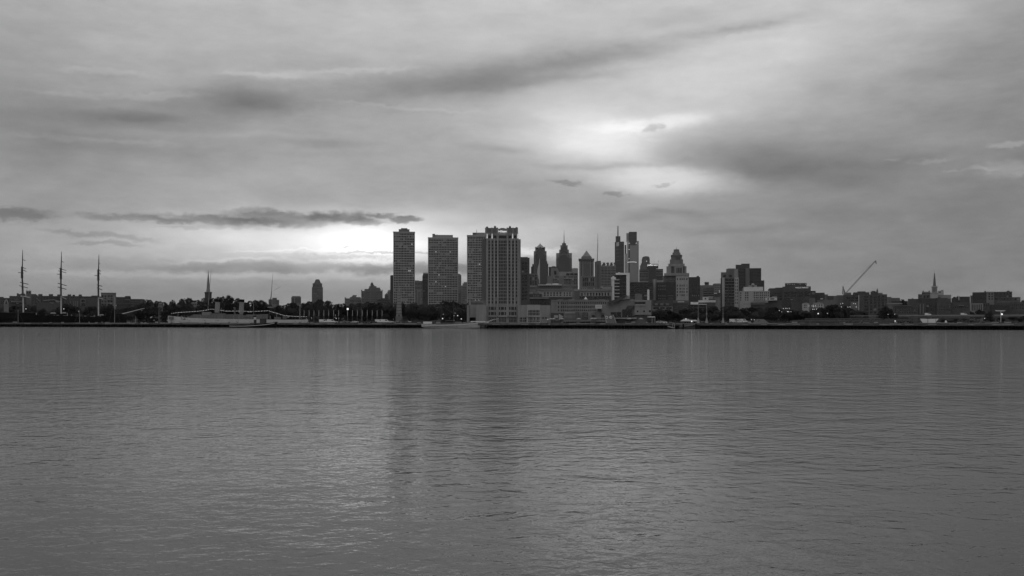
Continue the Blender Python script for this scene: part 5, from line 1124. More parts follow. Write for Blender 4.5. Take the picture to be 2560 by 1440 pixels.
sl('ramp_face', [(1300, 742), (1475, 742), (1545, 950), (1350, 950)], -1.9, -1.2, 'grey stone')
for u in (1338, 1424):
    m = M(); n = 16
    for k in range(n):
        a0, a1 = 2*math.pi*k/n, 2*math.pi*(k+1)/n; R_ = t.w(25)
        m.tube((t.x(u)+R_*math.cos(a0), -2.2, t.z(796)+R_*math.sin(a0)), (t.x(u)+R_*math.cos(a1), -2.2, t.z(796)+R_*math.sin(a1)), .28, n=4)
    m.part('ring_emblem', t, 'white paint')
sl('arrow_shape', [(1405, 790), (1430, 770), (1425, 812)], -2.3, -2.1, 'white paint'); 
t.quick('kiosk_wall', 1862, 1945, 885, 930, -3, -1, 'concrete'); t.quick('kiosk_wall', 1730, 1760, 885, 950, -3, -2, 'grey stone'); t.quick('kiosk_roof', 1590, 1720, 868, 876, -3, 0, 'dark stone')

t = T('riverside_hall', 'low flat hall with a dark lettered panel between the hotel wing and the angular museum', 'building', 9, 660, shore(1430)+26)
t.quick('wall', 420, 820, 690, 880, 1, 16, 'grey stone'); t.quick('wall', 820, 1012, 685, 880, 0, 16, 'concrete'); t.quick('light_fascia', 450, 665, 693, 712, .4, 1.1, 'light concrete')
t.quick('wall_return', 670, 745, 682, 880, .2, 1, 'dark stone'); t.quick('gutter_pipe', 738, 744, 690, 940, -.3, .2, 'slate')
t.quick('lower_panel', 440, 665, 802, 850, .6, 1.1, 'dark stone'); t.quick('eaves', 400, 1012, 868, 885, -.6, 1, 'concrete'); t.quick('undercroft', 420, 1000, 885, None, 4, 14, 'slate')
for u in (450, 545, 640, 720, 880, 985): t.quick('column', u, u+10, 885, None, 0, 1, 'grey stone')
t.quick('panel', 820, 940, 692, 842, -.3, 0, 'slate')
m = M(); r = random.Random(4)
for v, a, b in ((715, 845, 920), (738, 838, 925), (760, 846, 918), (780, 842, 925)):
    u = a
    while u < b: t.box(m, u, u+r.uniform(6, 13), v-r.uniform(2, 6), v+8, -.4, -.3); u += 16
for k in range(7):
    a = math.pi*(.1+.8*k/6); m.box(t.x(875)+t.w(34)*math.cos(a)-.15, t.x(875)+t.w(34)*math.cos(a)+.15, -.4, -.3, t.z(800)-t.w(26)*math.sin(a)-.15, t.z(800)-t.w(26)*math.sin(a)+.15)
m.part('panel_lettering', t, 'concrete')
t.quick('shed_wall', 140, 420, 700, None, 8, 14, 'slate')
t2 = T('arrow_sculpture', 'white square and triangle shapes like a large arrow, right of the hotel wing', 'sign', 9, 310, shore(1396)+22)
t2.quick('square', 215, 300, 752, 806, 0, .5, 'light concrete')
M().slab(t2.tri([(315, 720), (318, 862), (415, 782)]), 0, .6).part('triangle', t2, 'light concrete')
for u in (240, 345): t2.quick('leg', u, u+5, 806, None, .1, .4, 'dark metal')
M().slab(t2.tri([(225, 870), (300, 815), (315, 870)]), .5, 2).part('tent', t2, 'grey stone')
# cafe clutter of umbrellas and tables along the quay
pu = T('cafe_parasol', 'x', 'parasol', 0, 1400, 700)
M().tube((0, 0, 0), (0, 0, 2.5), .05, n=5).part('pole', pu, 'grey metal')
M().lathe(0, 0, [(1.5, 2.15), (1.5, 2.2), (.1, 2.9), (.04, 3)], 8).part('canopy', pu, 'concrete')
for k, (px, wh) in enumerate(((1377, 'below the hotel wing, leftmost of the quay parasols'), (1384, 'left of the arrow shapes'), (1405, 'right under the white triangle'), (1447, 'left of the dark lettered panel'), (1480, 'right of the dark lettered panel'), (1487, 'by the low museum wing'), (1573, 'right of the ramp'), (1602, 'below the museum portholes'))):
    put(pu, k == 0, px, shore(px)+14, 0, 1.15, 'pale cafe parasol '+wh, 'parasols along the museum quay', GZ)

# ------------------------------------------------------------------ right waterfront (frame 10)
t = T('shuttle_boat', 'white cabin boat moored by the quay right of the angular museum', 'boat', 10, 500, shore(1660)+8, base=2.4)
X = t.x
M().hull([(X(420), 1.3, .1, .8), (X(440), 1.2, 0, 1.6), (X(540), 1.2, 0, 1.6), (X(585), 1.5, .3, .2)]).part('hull', t, 'white paint')
t.quick('cabin', 430, 575, 978, 1025, -1.3, 1.3, 'white paint'); t.quick('roof', 424, 582, 972, 979, -1.5, 1.5, 'off white paint')
for a in (440, 470, 530): t.quick('cabin_window', a, a+26, 990, 1006, -1.36, -1.28, 'glass')
t = T('gangway', 'white sloping gangway with an upright frame at the quay edge', 'gangway', 10, 665, shore(1680)-2, base=.4)
M().slab(t.tri([(590, 1062), (735, 1098), (735, 1118), (590, 1085)]), -1, .6).part('ramp', t, 'light concrete')
m = M()
for a, b, c, d in ((695, 705, 1010, 1110), (732, 743, 1010, 1115), (695, 743, 1008, 1018)): t.box(m, a, b, c, d, -.4, .4)
m.part('frame', t, 'light concrete')
t = T('ferry_dock', 'dark floating ferry dock with round piles below the white-roofed pavilion', 'dock', 10, 1000, shore(1717)-7, base=0.0)
t.quick('deck', 840, 1250, 1078, 1125, -3, 5, 'dark brick'); M().slab(t.tri([(835, 1075), (1130, 1045), (1130, 1056), (835, 1090)]), -3.5, -2.5).part('ramp', t, 'grey stone')
t.quick('fascia', 845, 1130, 1040, 1058, 2, 3, 'grey stone')
for u in (925, 1195, 1225, 1248): M().tube((t.x(u), -3.4, -.3), (t.x(u), -3.4, t.z(1020 if u < 1200 else 1045)), .5, n=8).part('pile', t, 'black paint')
t = T('white_roof_pavilion', 'low pavilion with a white hipped roof and one bright lamp by the ferry dock', 'pavilion', 10, 1040, shore(1722)+12)
M().frus([(t.x(850), -1), (t.x(1245), -1), (t.x(1245), 11), (t.x(850), 11)], [(t.x(900), 2), (t.x(1190), 2), (t.x(1190), 8), (t.x(900), 8)], t.z(965), t.z(935)).part('roof', t, 'light concrete')
M().frus([(t.x(905), 2), (t.x(1060), 2), (t.x(1060), 8), (t.x(905), 8)], [(t.x(930), 4), (t.x(1040), 4), (t.x(1040), 6), (t.x(930), 6)], t.z(935), t.z(912)).part('roof', t, 'concrete')
t.quick('wall', 870, 1225, 965, None, 1, 10, 'dark stone')
for u in (945, 1000, 1050, 1150): t.quick('window', u, u+30, 975, 1005, .9, 1.02, 'glass')
M().ball((t.x(1102), -1.3, t.z(970)), .4).part('lamp', t, 'lamp glow'); M().ball((t.x(980), -1.2, t.z(915)), .3).part('lamp', t, 'small lamp glow')
for u, tp, lb, r0 in ((1133/6.1275*1, 0, '', 0),): pass
for px, tp, lb in ((1745.5, 759, 'tall pale bare pole at the right end of the white-roofed pavilion'), (1766.5, 760, 'tall pale pole with a small box halfway up, middle of three on the right quay'), (1807.5, 752, 'tallest pale pole on the right quay in front of the balconied tower')):
    t = pole_thing('mast_pole', lb, 'pole', px, tp, shore(px)+9, .2, 'concrete')
    M().box(-.45, .45, -.3, .3, t.z(tp)*.42, t.z(tp)*.42+1.4 if px > 1760 and px < 1800 else t.z(tp)*.42+.3).part('bracket', t, 'grey metal')
    M().lathe(0, 0, [(.9, 0), (.35, 3.2)], 8).part('flared_foot', t, 'concrete')
t = T('dome_shelter', 'small dark arched shelter with a pale rim on the right quay', 'shelter', 10, 2095, shore(1845)+14)
M().tube((t.x(2095), 0, t.z(1032)), (t.x(2095), 4, t.z(1032)), t.w(46), n=18).part('shell', t, 'concrete'); M().tube((t.x(2095), -.1, t.z(1032)), (t.x(2095), .2, t.z(1032)), t.w(37), n=18).part('opening', t, 'slate')
t = B('low_pavilion', 'long low dark hipped pavilion with pale eaves on the right quay', 15, shore(1905)+16, [(1290, 1500, 195, None, S(m='dark stone', xs=reg(1300, 1490, 9, .6), ys=[(210, 232)], d=9, y=2)), (1285, 1510, 198, 206, S(m='concrete', y=0, d=12, n='eaves')), (1180, 1265, 182, 192, S(m='light concrete', y=2, d=6, n='awning')), (1175, 1290, 215, 223, S(m='concrete', y=1, d=4, n='awning'))])
M().frus([(t.x(1290), 0), (t.x(1505), 0), (t.x(1505), 12), (t.x(1290), 12)], [(t.x(1340), 5), (t.x(1440), 5), (t.x(1440), 8), (t.x(1340), 8)], t.z(198), t.z(148)).part('roof', t, 'brick')
# terraced concrete steps
t = T('terraced_steps', 'long bank of concrete terraces stepping down to the right quay', 'terrace', 7, 1480, shore(2090)+20)
for k, (u0, u1, v) in enumerate(((660, 2270, 1255), (690, 2275, 1232), (700, 2265, 1203), (720, 2240, 1180), (760, 2225, 1158), (960, 2220, 1128))):
    t.quick('step', u0, u1, v, None, 3.0*k, 24, 'brick'); t.quick('step_nosing', u0, u1, v-3, v+3, 3.0*k-.3, 3.0*k+.5, 'grey stone')
t.quick('handrail', 1700, 2180, 1078, 1086, 22, 22.3, 'concrete')
m = M()
for k in range(40): t.box(m, 1700+12*k, 1702+12*k, 1086, 1128, 22.05, 22.25)
m.part('balusters', t, 'grey stone', 'stuff')
M().slab(t.tri([(1812, 1240), (1822, 1240), (1892, 1155), (1884, 1153)]), -.5, 0).part('stair_rail', t, 'concrete')
m = M(); r = random.Random(9)
for k in range(120):
    u = r.uniform(500, 2250); v = r.uniform(1140, 1265); yy = (1262-v)/125*15; t.box(m, u, u+r.uniform(2, 14), v-r.uniform(2, 9), v, yy-1.4, yy-.9)
m.part('planters_and_benches', t, 'concrete', 'stuff')
# elevated road
Dh = 735
t = T('elevated_road', 'long elevated road deck with a pale parapet crossing the far right', 'viaduct', 8, 1600, Dh)
t.quick('deck', 555, 3000, 1082, 1110, 0, 16, 'dark stone'); t.quick('parapet', 555, 3000, 1068, 1084, -.3, .3, 'concrete')
for k in range(13): t.quick('pier', 700+180*k, 722+180*k, 1108, None, 3, 5, 'dark stone')
t.quick('retaining_wall', 455, 700, 1112, None, 6, 8, 'brick')
w_ = T('quay_wall_arches', 'dark wall with black openings left of the white canvas under the elevated road', 'wall', 8, 620, shore(2257)+34)
w_.facade(340, 880, 1130, None, [(460, 512), (520, 612), (620, 650), (690, 785)], [(1170, 1245)], 'brick', 0, 3, .6, [('black paint', 1)], wname='opening')
for a in ((625, 1180, 660, 1235), (660, 1180, 700, 1240)): M().tube((w_.x(a[0]), -1, w_.z(a[1])), (w_.x(a[2]), -1, w_.z(a[3])), .12, n=4).part('brace', w_, 'grey stone')
def van_on(px, lb):
    o = put(cp[('van', 'white paint')], False, px, Dh+3, 0, .85, lb, 'vans on the elevated road', GZ+t.z(1082)-.0, 0); return o
van_on(2320, 'white van driving on the elevated road above the white canvas'); van_on(2410, 'white van on the elevated road, farther right')
t = T('canvas_marquee', 'large bright white canvas marquee under the elevated road', 'tent', 8, 1045, shore(2323)+26)
M().slab(t.tri([(895, 1130), (1018, 1134), (1020, 1196), (940, 1196), (902, 1150)]), 0, 6).part('canvas', t, 'canvas')
M().slab(t.tri([(1024, 1134), (1196, 1131), (1160, 1175), (1150, 1198), (1024, 1196)]), 0, 6).part('canvas', t, 'canvas')
for u in (902, 1021, 1150): M().tube((t.x(u), -.2, 0), (t.x(u), -.2, t.z(1134)), .12, n=5).part('post', t, 'grey metal')
t = T('small_canvas', 'small white upright canvas just right of the big marquee', 'tent', 8, 1310, shore(2365)+26)
M().frus(rect(0, 0, 1.6, 1.6), rect(0, 0, .5, .5), 0, t.z(1158)).part('canvas', t, 'canvas'); M().prism(rect(0, 0, 1.9, 1.9), 0, .4).part('base', t, 'concrete')
t = T('kiosk_row', 'row of small pale kiosks under the elevated road at far right', 'kiosk', 8, 1860, shore(2450)+24)
for a, b, c, mt in ((1725, 1840, 1212, 'concrete'), (1845, 1856, 1175, 'light concrete'), (1880, 1950, 1178, 'concrete'), (1970, 2030, 1225, 'light concrete'), (2105, 2130, 1170, 'grey stone')):
    t.quick('wall', a, b, c, None, 0, 3, mt); t.quick('roof', a-3, b+3, c-5, c, -.4, 3.4, 'grey stone')
t = T('light_gantry', 'pale truss gantry with a bright floodlight at far right', 'gantry', 8, 2190, shore(2500)+40)
m = M(); m.tube((t.x(2100), 0, t.z(1000)), (t.x(2260), 0, t.z(1005)), .22, n=5); m.tube((t.x(2190), 0, 0), (t.x(2190), 0, t.z(1000)), .2, n=5); m.tube((t.x(2110), 0, t.z(1010)), (t.x(2240), 0, t.z(1020)), .12, n=4); m.part('truss', t, 'off white paint')
M().ball((t.x(2207), -.8, t.z(1060)), .5).part('floodlight', t, 'lamp glow')

# ------------------------------------------------------------------ lamps
lp = T('street_lamp', 'x', 'street lamp', 0, 1300, 730)
M().tube((0, 0, 0), (0, 0, 7.6), .09, .06, 5).part('pole', lp, 'dark metal'); M().lathe(0, 0, [(.22, 0), (.2, .3), (.1, .5)], 6).part('base', lp, 'dark metal')
g_ = M().ball((0, 0, 7.9), .27).part('globe', lp, 'small lamp glow')
LZ = [(1, 415, 1038, 'between the stern masts of the black ship, brighter left one', 2.0), (1, 1020, 1038, 'right of the middle ship mast', 2.0), (1, 1258, 1075, 'between the middle mast and the foremast', 1.2), (1, 1857, 982, 'small one in front of the pale square-topped block', .9), (1, 2270, 1065, 'just below the tip of the bowsprit', .9),
      (4, 805, 1268, 'below the fore mast of the schooner, brightest there', 1.8), (4, 950, 1230, 'left of the pair above the schooner', 1.4), (4, 998, 1230, 'wide one right of the schooner main mast', 1.5), (4, 1045, 1272, 'near the hotel podium by the schooner bow', 1.6), (4, 965, 1196, 'highest one above the schooner', .8), (4, 813, 1211, 'small high one above the schooner stern', .7), (4, 952, 1290, 'lowest one at the schooner main mast', .7),
      (5, 460, 1277, 'on the quay right of the hotel wing', 1.0), (5, 1375, 1297, 'bright one at the foot of the museum ramp', 1.5), (5, 290, 1336, 'very small one on the quay before the hotel wing', .6),
      (3, 1028, 1192, 'among the trees, between seventh and eighth banners', 1.0), (3, 940, 1228, 'bright low one by the seventh banner pole', 1.5), (3, 628, 1182, 'near the second banner pole', .8), (3, 1015, 1137, 'small one high among the banner trees', .7), (3, 1068, 1190, 'by the eighth banner pole', .8),
      (7, 120, 1145, 'left of the low pavilion pair', 1.0), (7, 165, 1148, 'right of the low pavilion pair', 1.0), (7, 458, 1055, 'tiny one in the right-hand trees', .6),
      (7, 565, 1000, 'leftmost on the terraces', 1.0), (7, 605, 1022, 'second on the terraces, lower', .8), (7, 630, 968, 'upper row left on the terraces', .9), (7, 668, 965, 'upper row second on the terraces', .9), (7, 690, 968, 'upper row third on the terraces', .8), (7, 725, 965, 'upper row right on the terraces', .9), (7, 695, 1018, 'lower row left under the bank block', 1.1), (7, 715, 1019, 'lower row middle under the bank block', 1.0), (7, 752, 1018, 'lower row right under the bank block', .8),
      (7, 1040, 928, 'left of the gabled houses', .8), (7, 1085, 928, 'at the left edge of the pale gabled house', .8), (7, 1108, 930, 'on the pale gabled house, upper middle', 1.1), (7, 1142, 928, 'on the pale gabled house, upper right', .9), (7, 1098, 980, 'below the pale gabled house, left', .9), (7, 1122, 981, 'below the pale gabled house, middle', 1.0), (7, 1158, 980, 'below the pale gabled house, right', .9), (7, 1187, 1050, 'widest and brightest over the terraces', 1.9), (7, 1335, 1047, 'dim one right of the brightest terrace lamp', .9),
      (7, 1545, 895, 'upper left before the crane block', .8), (7, 1580, 886, 'highest before the crane block', .9), (7, 1755, 890, 'upper right pair, left, before the crane block', .8), (7, 1784, 893, 'upper right pair, right, before the crane block', .8), (7, 1560, 943, 'lower left before the crane block', .9), (7, 1663, 946, 'lower middle before the crane block', .9), (7, 1697, 943, 'lower middle right before the crane block', .9), (7, 1795, 943, 'lower right before the crane block', 1.0),
      (8, 498, 1210, 'bright one inside the black wall openings', 1.7), (8, 386, 1060, 'small one left of the elevated road', .8), (8, 492, 1060, 'small one above the black wall openings', .8), (8, 1930, 1125, 'small one under the right part of the road', .9)]
for i, (z, u, v, wh, s_) in enumerate(LZ):
    f0, f1, sc = FR[z]; px = f0+u/sc; py = f1+v/sc
    D = shore(px)+ (28 if py > 790 else 40)
    if px < 400: D = shore(px)+194
    if z == 3: D = shore(px)+38
    hz = (HY+(H-GZ)*FL/D-py)*D/FL
    bs = GZ
    if hz < 1.2: hz = 1.2
    o = lp.root if i == 0 else copy_tree(lp.root)
    o.location = ((px-1280)/FL*D, D, bs); o.rotation_euler = (0, 0, 0)
    o['label'] = 'lit street lamp, '+wh; o['group'] = 'lit lamps along the river bank'
    for ch in o.children:
        if ch.name.startswith('globe'): ch.scale = (s_*.8,)*3; ch.location = (0, 0, hz-7.9*s_*.8)
        elif ch.name.startswith('pole'): ch.scale = (1, 1, hz/7.6)
t = T('box_lamp', 'square lit box lamp on a post above the banner poles', 'lamp', 3, 1210, shore(868)+36)
t.quick('lamp_box', 1196, 1226, 1025, 1055, -.8, .8, 'small lamp glow'); t.quick('post', 1208, 1214, 1055, None, -.12, .12, 'dark metal')

# ------------------------------------------------------------------ trees
def leaf_mat(name, g):
    m = mat(name, g, rough=.9, var=.45, scale=.6, spec=.15); return m
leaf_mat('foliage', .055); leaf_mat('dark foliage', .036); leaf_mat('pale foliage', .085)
crowns = {}
def crown_mesh(seed, fm):
    key = (seed, fm)
    if key in crowns: return crowns[key]
    r = random.Random(seed*77+5); lobes = []
    n = r.randint(7, 11)
    for k in range(n):
        a = r.uniform(0, 6.28); rr = .30*math.sqrt(r.random()); z = r.uniform(.36, .80)
        f = 1-abs(z-.55)*1.1
        lobes.append((rr*math.cos(a)*f*1.15, rr*math.sin(a)*f*1.15, z, r.uniform(.13, .21)))
    lobes.append((0, 0, .82, .15)); lobes.append((0, 0, .55, .26))
    vs = []; fs = []
    for k in range(2300):
        cx, cy, cz, cr = lobes[r.randrange(len(lobes))]
        while True:
            x, y, z = r.uniform(-1, 1), r.uniform(-1, 1), r.uniform(-1, 1)
            q = x*x+y*y+z*z
            if .05 < q < 1: break
        q = math.sqrt(q); s = (q**.45)/q*cr*r.uniform(.86, 1.12)
        c = Vector((cx+x*s, cy+y*s, cz+z*s*.9))
        if c.z > .99: c.z = .99
        a = Vector((r.gauss(0, 1), r.gauss(0, 1), r.gauss(0, 1))).normalized(); b = a.orthogonal().normalized()
        L = r.uniform(.018, .038)
        p = [c+a*L, c+b*L*.8, c-a*L, c-b*L*.8+Vector((0, 0, r.uniform(-.01, .01)))]
        o = len(vs); vs += [tuple(v) for v in p]; fs.append((o, o+1, o+2, o+3))
    me = bpy.data.meshes.new('crown'); me.from_pydata(vs, [], fs); me.materials.append(MATS[fm]); crowns[key] = me
    return me
tm = M(); tm.tube((0, 0, 0), (.01, 0, .42), .030, .018, 7)
for a in range(6):
    c_, s_ = math.cos(a*1.05), math.sin(a*1.05); tm.tube((.01, 0, .30+.02*a), (.01+.20*c_, .20*s_, .56+.03*a), .012, .005, 5)
tm.tube((.01, 0, .42), (0, 0, .8), .016, .005, 5)
trunk_me = mesh_obj('trunk', tm.v, tm.f, 'bark').data
bpy.data.objects.remove(bpy.data.objects['trunk'])
ZN = [(-60, 45, 'left of the first ship mast'), (45, 105, 'between the first ship mast and its lamp'), (105, 155, 'left of the middle ship mast'), (155, 200, 'right of the middle ship mast'), (200, 247, 'left of the ship foremast'), (247, 290, 'right of the ship foremast'), (290, 335, 'above the ship bow'), (335, 380, 'above the bowsprit tip'), (380, 430, 'above the cruiser stern'), (430, 480, 'left of the church spire'), (480, 525, 'around the church tower'), (525, 560, 'above the fore funnel'), (560, 605, 'between the two funnels'), (605, 650, 'right of the aft funnel'), (650, 690, 'by the aft mast'), (690, 725, 'right of the three-part block'), (725, 770, 'below the short grey block'), (770, 815, 'below the stepped dark tower'), (815, 860, 'left of the square lamp'), (860, 905, 'below the art deco block'), (905, 950, 'below the domed cupola'), (950, 985, 'left of the banded column'), (985, 1025, 'around the banded column'), (1025, 1072, 'left of the widest slab'), (1072, 1110, 'below the widest slab, left half'), (1110, 1150, 'below the widest slab, right half'), (1150, 1180, 'by the hotel podium'),
      (1620, 1665, 'right of the angular museum'), (1665, 1710, 'left of the white-roofed pavilion'), (1710, 1750, 'behind the white-roofed pavilion'), (1750, 1790, 'right of the pavilion pole'), (1790, 1830, 'around the tallest quay pole'), (1830, 1880, 'behind the dome shelter'), (1880, 1920, 'above the low pavilion'), (1920, 1960, 'right of the low pavilion'), (1960, 2005, 'below the bank block'), (2005, 2050, 'beside the gabled houses'), (2050, 2090, 'above the terraces'), (2090, 2140, 'below the crane'), (2140, 2200, 'below the loft block'), (2200, 2245, 'at the corner of the mullioned loft block'), (2245, 2300, 'by the far right sheds'), (2300, 2360, 'by the white marquee'), (2360, 2420, 'right of the marquee'), (2420, 2480, 'by the kiosks'), (2480, 2620, 'at the far right edge')]
ORDT = ['first', 'second', 'third', 'fourth', 'fifth', 'sixth', 'seventh', 'eighth', 'ninth']
cnt = {}
tr = random.Random(21); ntree = [0]
def tree(px, top, wpx, D, row, fm=None):
    sd = tr.randint(1, 7); fm = fm or tr.choice(['foliage', 'dark foliage', 'foliage'])
    gy = HY+(H-GZ)*FL/D; h = (gy-top)*D/FL; w = wpx*D/FL
    root = bpy.data.objects.new('tree', None); C.objects.link(root)
    root.location = ((px-1280)/FL*D, D, GZ); root.rotation_euler = (0, 0, tr.uniform(0, 6.28))
    c = bpy.data.objects.new('crown', crown_mesh(sd, fm)); C.objects.link(c); c.parent = root
    c.scale = (w/.82, w/.82, h/.97)
    k = bpy.data.objects.new('trunk', trunk_me); C.objects.link(k); k.parent = root; k.scale = (h*.9, h*.9, h)
    zn = next((z[2] for z in ZN if z[0] <= px < z[1]), 'at the far edge')
    cnt[(zn, row)] = cnt.get((zn, row), 0)+1; i = cnt[(zn, row)]
    size = 'tall' if h > 22 else 'short' if h < 11 else 'mid-sized'
    tone = {'foliage': 'dark', 'dark foliage': 'very dark', 'pale foliage': 'paler'}[fm]
    root['label'] = f"{size} {tone} tree {zn}, {ORDT[i-1]} in {row} row"
    root['category'] = 'tree'; root['group'] = 'trees along the river bank'; ntree[0] += 1
def interp(pl, x):
    for (a, ya), (b, yb) in zip(pl, pl[1:]):
        if a <= x <= b: return ya+(yb-ya)*(x-a)/(b-a)
    return pl[-1][1]
skyA = [(-40, 765), (20, 764), (60, 760), (110, 758), (140, 757), (160, 757), (178, 762), (195, 775), (213, 772), (228, 763), (240, 764), (250, 762), (262, 759), (275, 760), (290, 772), (320, 770), (345, 765), (362, 754), (378, 747), (392, 750), (405, 756), (425, 751), (440, 749), (455, 747), (470, 743), (490, 742), (497, 752), (505, 747), (515, 740), (530, 744), (545, 744), (555, 740), (570, 736), (585, 741), (600, 748), (612, 756), (625, 752), (640, 749), (655, 751), (668, 760), (690, 762), (705, 764), (725, 757), (750, 756), (770, 753), (788, 751), (800, 744), (815, 749), (825, 758), (850, 758), (870, 757), (900, 755), (920, 753), (940, 757), (965, 757), (985, 752), (1000, 754), (1012, 766), (1022, 762), (1035, 755), (1052, 757), (1075, 759), (1090, 762), (1104, 753), (1118, 751), (1132, 751), (1145, 758), (1160, 757), (1172, 756)]
px = -30
while px < 1176:
    top = interp(skyA, px)
    if 820 < 0: pass
    land = shore(px)+235
    tree(px, top+tr.uniform(-1, 2), tr.uniform(34, 50), land+tr.uniform(0, 60) if px < 790 else 860+tr.uniform(0, 60), 'back'); px += tr.uniform(15, 24)
px = -20
while px < 1165:
    top = interp(skyA, px)+tr.uniform(9, 17)
    tree(px, top, tr.uniform(30, 44), (shore(px)+204 if px < 790 else 800)+tr.uniform(0, 18), 'front'); px += tr.uniform(19, 29)
for px, top, w in ((1034, 768, 34), (1060, 764, 38), (1085, 770, 36), (1112, 766, 40), (1140, 768, 34), (1012, 790, 18), (965, 783, 30), (1160, 778, 26)):
    tree(px, top, w, 738, 'near')
skyC = [(1625, 778), (1640, 772), (1655, 770), (1670, 771), (1685, 776), (1697, 785), (1710, 772), (1735, 768), (1760, 767), (1800, 765), (1830, 765), (1850, 767), (1880, 768), (1900, 766), (1925, 764), (1945, 768), (1955, 776), (1970, 772), (1985, 770), (2005, 776), (2025, 770), (2045, 765), (2060, 768), (2075, 760), (2095, 758), (2110, 764), (2130, 772), (2150, 775), (2165, 778)]
px = 1632
while px < 2165:
    top = interp(skyC, px)
    tree(px, top+tr.uniform(-1, 3), tr.uniform(30, 44), shore(px)+72+tr.uniform(0, 30), 'back'); px += tr.uniform(14, 22)
px = 1640
while px < 2120:
    tree(px, interp(skyC, px)+tr.uniform(8, 16), tr.uniform(26, 36), shore(px)+52+tr.uniform(0, 8), 'front'); px += tr.uniform(19, 28)
for px, top, w, fm in ((1650, 772, 46, None), (1688, 782, 40, None), (1890, 778, 28, 'pale foliage'), (1760, 786, 30, 'dark foliage'), (1785, 784, 28, 'dark foliage'), (1826, 778, 36, 'dark foliage'), (1850, 782, 34, 'dark foliage'), (1925, 776, 40, 'dark foliage'), (1965, 784, 34, 'dark foliage'), (1995, 786, 34, 'dark foliage')):
    tree(px, top, w, shore(px)+38, 'near', fm)
for px, top, w, D in ((2215, 764, 34, 690), (2228, 772, 20, 690), (2205, 782, 30, 690), (2235, 784, 26, 690), (2258, 748, 22, 950), (2266, 752, 18, 950), (2384, 742, 18, 960), (2394, 740, 20, 960), (2404, 745, 16, 960), (2210, 750, 0, 0), (2360, 798, 26, 645), (2348, 802, 24, 640), (2376, 801, 24, 640), (2395, 797, 30, 650), (2415, 798, 28, 650), (2430, 800, 24, 650), (2475, 796, 26, 640), (2484, 800, 20, 640), (2502, 794, 34, 640), (2520, 798, 26, 640), (2535, 792, 34, 645), (2556, 796, 30, 645), (2570, 790, 40, 645), (2556, 750, 22, 900), (2300, 803, 18, 635), (2285, 806, 16, 635), (2476, 777, 26, 720), (2330, 778, 22, 800), (2390, 776, 24, 800), (2425, 778, 22, 800), (2448, 774, 26, 800)):
    if D: tree(px, top, w, D, 'front')
# low shrubs on the quay, uncountable
m = M(); r = random.Random(31)
for k in range(5200):
    px = r.choice([r.uniform(1005, 1080), r.uniform(1955, 2560), r.uniform(2200, 2560), r.uniform(1640, 1960)])
    if 2285 < px < 2385: continue
    D = shore(px)+r.uniform(16, 30); x = (px-1280)/FL*D
    hh = 1.4+1.3*math.sin(px*.21)*math.sin(px*.053+1)
    z = GZ+max(.1, r.uniform(0, 1)*hh); s = r.uniform(.15, .4)
    a = Vector((r.gauss(0, 1), r.gauss(0, 1), r.gauss(0, 1))).normalized(); b = a.orthogonal().normalized(); c = Vector((x, D, z))
    m.add([tuple(c+a*s), tuple(c+b*s), tuple(c-a*s), tuple(c-b*s)], [(0, 1, 2, 3)])
o = mesh_obj('quay_shrubs', m.v, m.f, 'foliage'); tag(o, 'low dark shrubs and ground cover along the quay', 'shrubs', kind='stuff')

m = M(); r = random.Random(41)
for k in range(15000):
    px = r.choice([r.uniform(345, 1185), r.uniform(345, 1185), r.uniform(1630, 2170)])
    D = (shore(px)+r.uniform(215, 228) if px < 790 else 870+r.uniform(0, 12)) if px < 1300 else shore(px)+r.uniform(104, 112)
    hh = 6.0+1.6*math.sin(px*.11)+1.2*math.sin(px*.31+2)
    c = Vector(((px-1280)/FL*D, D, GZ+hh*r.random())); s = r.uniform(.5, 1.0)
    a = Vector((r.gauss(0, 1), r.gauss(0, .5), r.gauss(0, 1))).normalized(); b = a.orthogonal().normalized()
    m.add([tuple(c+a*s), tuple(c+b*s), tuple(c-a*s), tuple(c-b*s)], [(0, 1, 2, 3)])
o = mesh_obj('undergrowth', m.v, m.f, 'dark foliage'); tag(o, 'dark undergrowth closing the gaps beneath the tree crowns', 'undergrowth', kind='stuff')

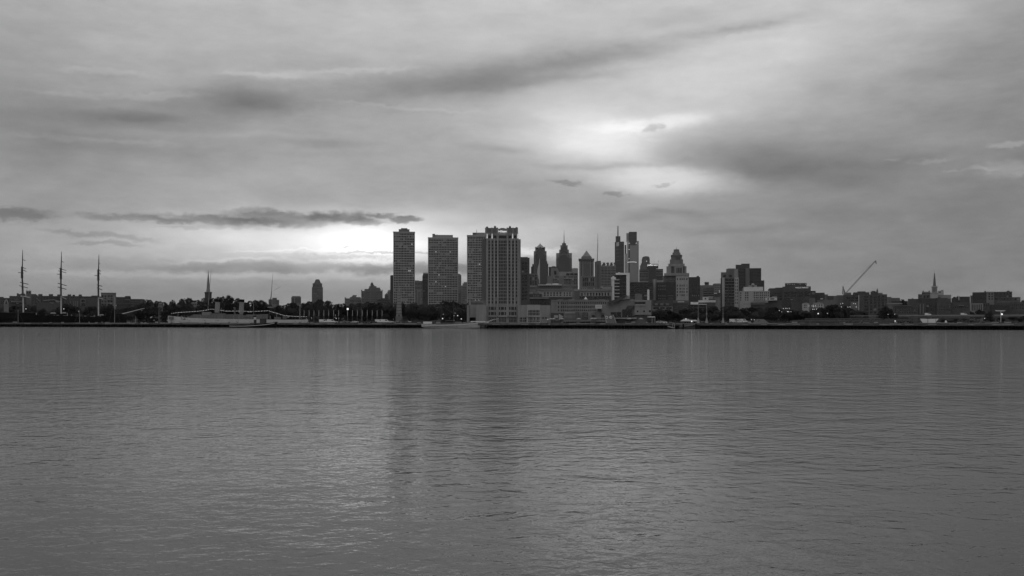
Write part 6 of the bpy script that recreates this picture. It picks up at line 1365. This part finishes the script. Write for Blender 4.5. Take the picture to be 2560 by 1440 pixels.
# ------------------------------------------------------------------ thin evening haze
hm = bpy.data.materials.new('haze'); hm.use_nodes = True; t_ = hm.node_tree
for n in list(t_.nodes):
    if n.type == 'BSDF_PRINCIPLED': t_.nodes.remove(n)
pv = t_.nodes.new('ShaderNodeVolumePrincipled'); pv.inputs['Color'].default_value = (.9, .9, .9, 1); pv.inputs['Density'].default_value = 0.000009
ou = [n for n in t_.nodes if n.type == 'OUTPUT_MATERIAL'][0]
t_.links.new(pv.outputs[0], ou.inputs['Volume']); MATS['haze'] = hm
hz_ = M().box(-31000, 31000, -3100, 31000, -1, 420).v
hb = M().box(-31000, 31000, -3100, 27000, -1, 420)
o = mesh_obj('haze', hb.v, hb.f, 'haze'); tag(o, 'thin pale evening haze over the river and city', kind='stuff')

# ------------------------------------------------------------------ pieces carried by a part
OWNER = {'funnel_cap': 'funnel', 'wheelhouse_window': 'wheelhouse', 'cabin_window': 'cabin', 'banner': 'pole', 'louvre': 'belfry', 'porthole': 'main_wall', 'sill': 'main_wall', 'billboard_stripe': 'billboard', 'panel_lettering': 'panel',
         'lantern_roof': 'lantern', 'finial': 'lantern_roof_', 'flybridge': 'cabin', 'cupola_roof': 'cupola_base', 'balcony_post': 'balcony', 'light_arc': 'main_face', 'chevron_edge': 'gable_', 'step_nosing': 'step', 'crown_pier': 'crown_wall', 'uplight_glow': 'crown_wall', 'ring_emblem': 'ramp_face', 'rooftop_lamps': 'rooftop_box', 'sign_letter': 'rooftop_sign_wall', 'parapet': 'tower', 'gun': 'superstructure', 'small_window': 'wall'}
bpy.context.view_layer.update()
def base_name(o): return o.name.split('.')[0]
def mid(o):
    b = o.bound_box; return Vector([sum(c[i] for c in b)/8 for i in range(3)])+o.location
for root in [o for o in bpy.data.objects if o.parent is None and o.type == 'EMPTY']:
    kids = list(root.children)
    for c in kids:
        w = OWNER.get(base_name(c))
        if not w: continue
        cand = [k for k in kids if base_name(k) == w and k is not c and k.location.length < 1e-6 and k.scale == Vector((1, 1, 1))]
        if cand:
            mc = mid(c); c.parent = min(cand, key=lambda k: (mid(k)-mc).length)
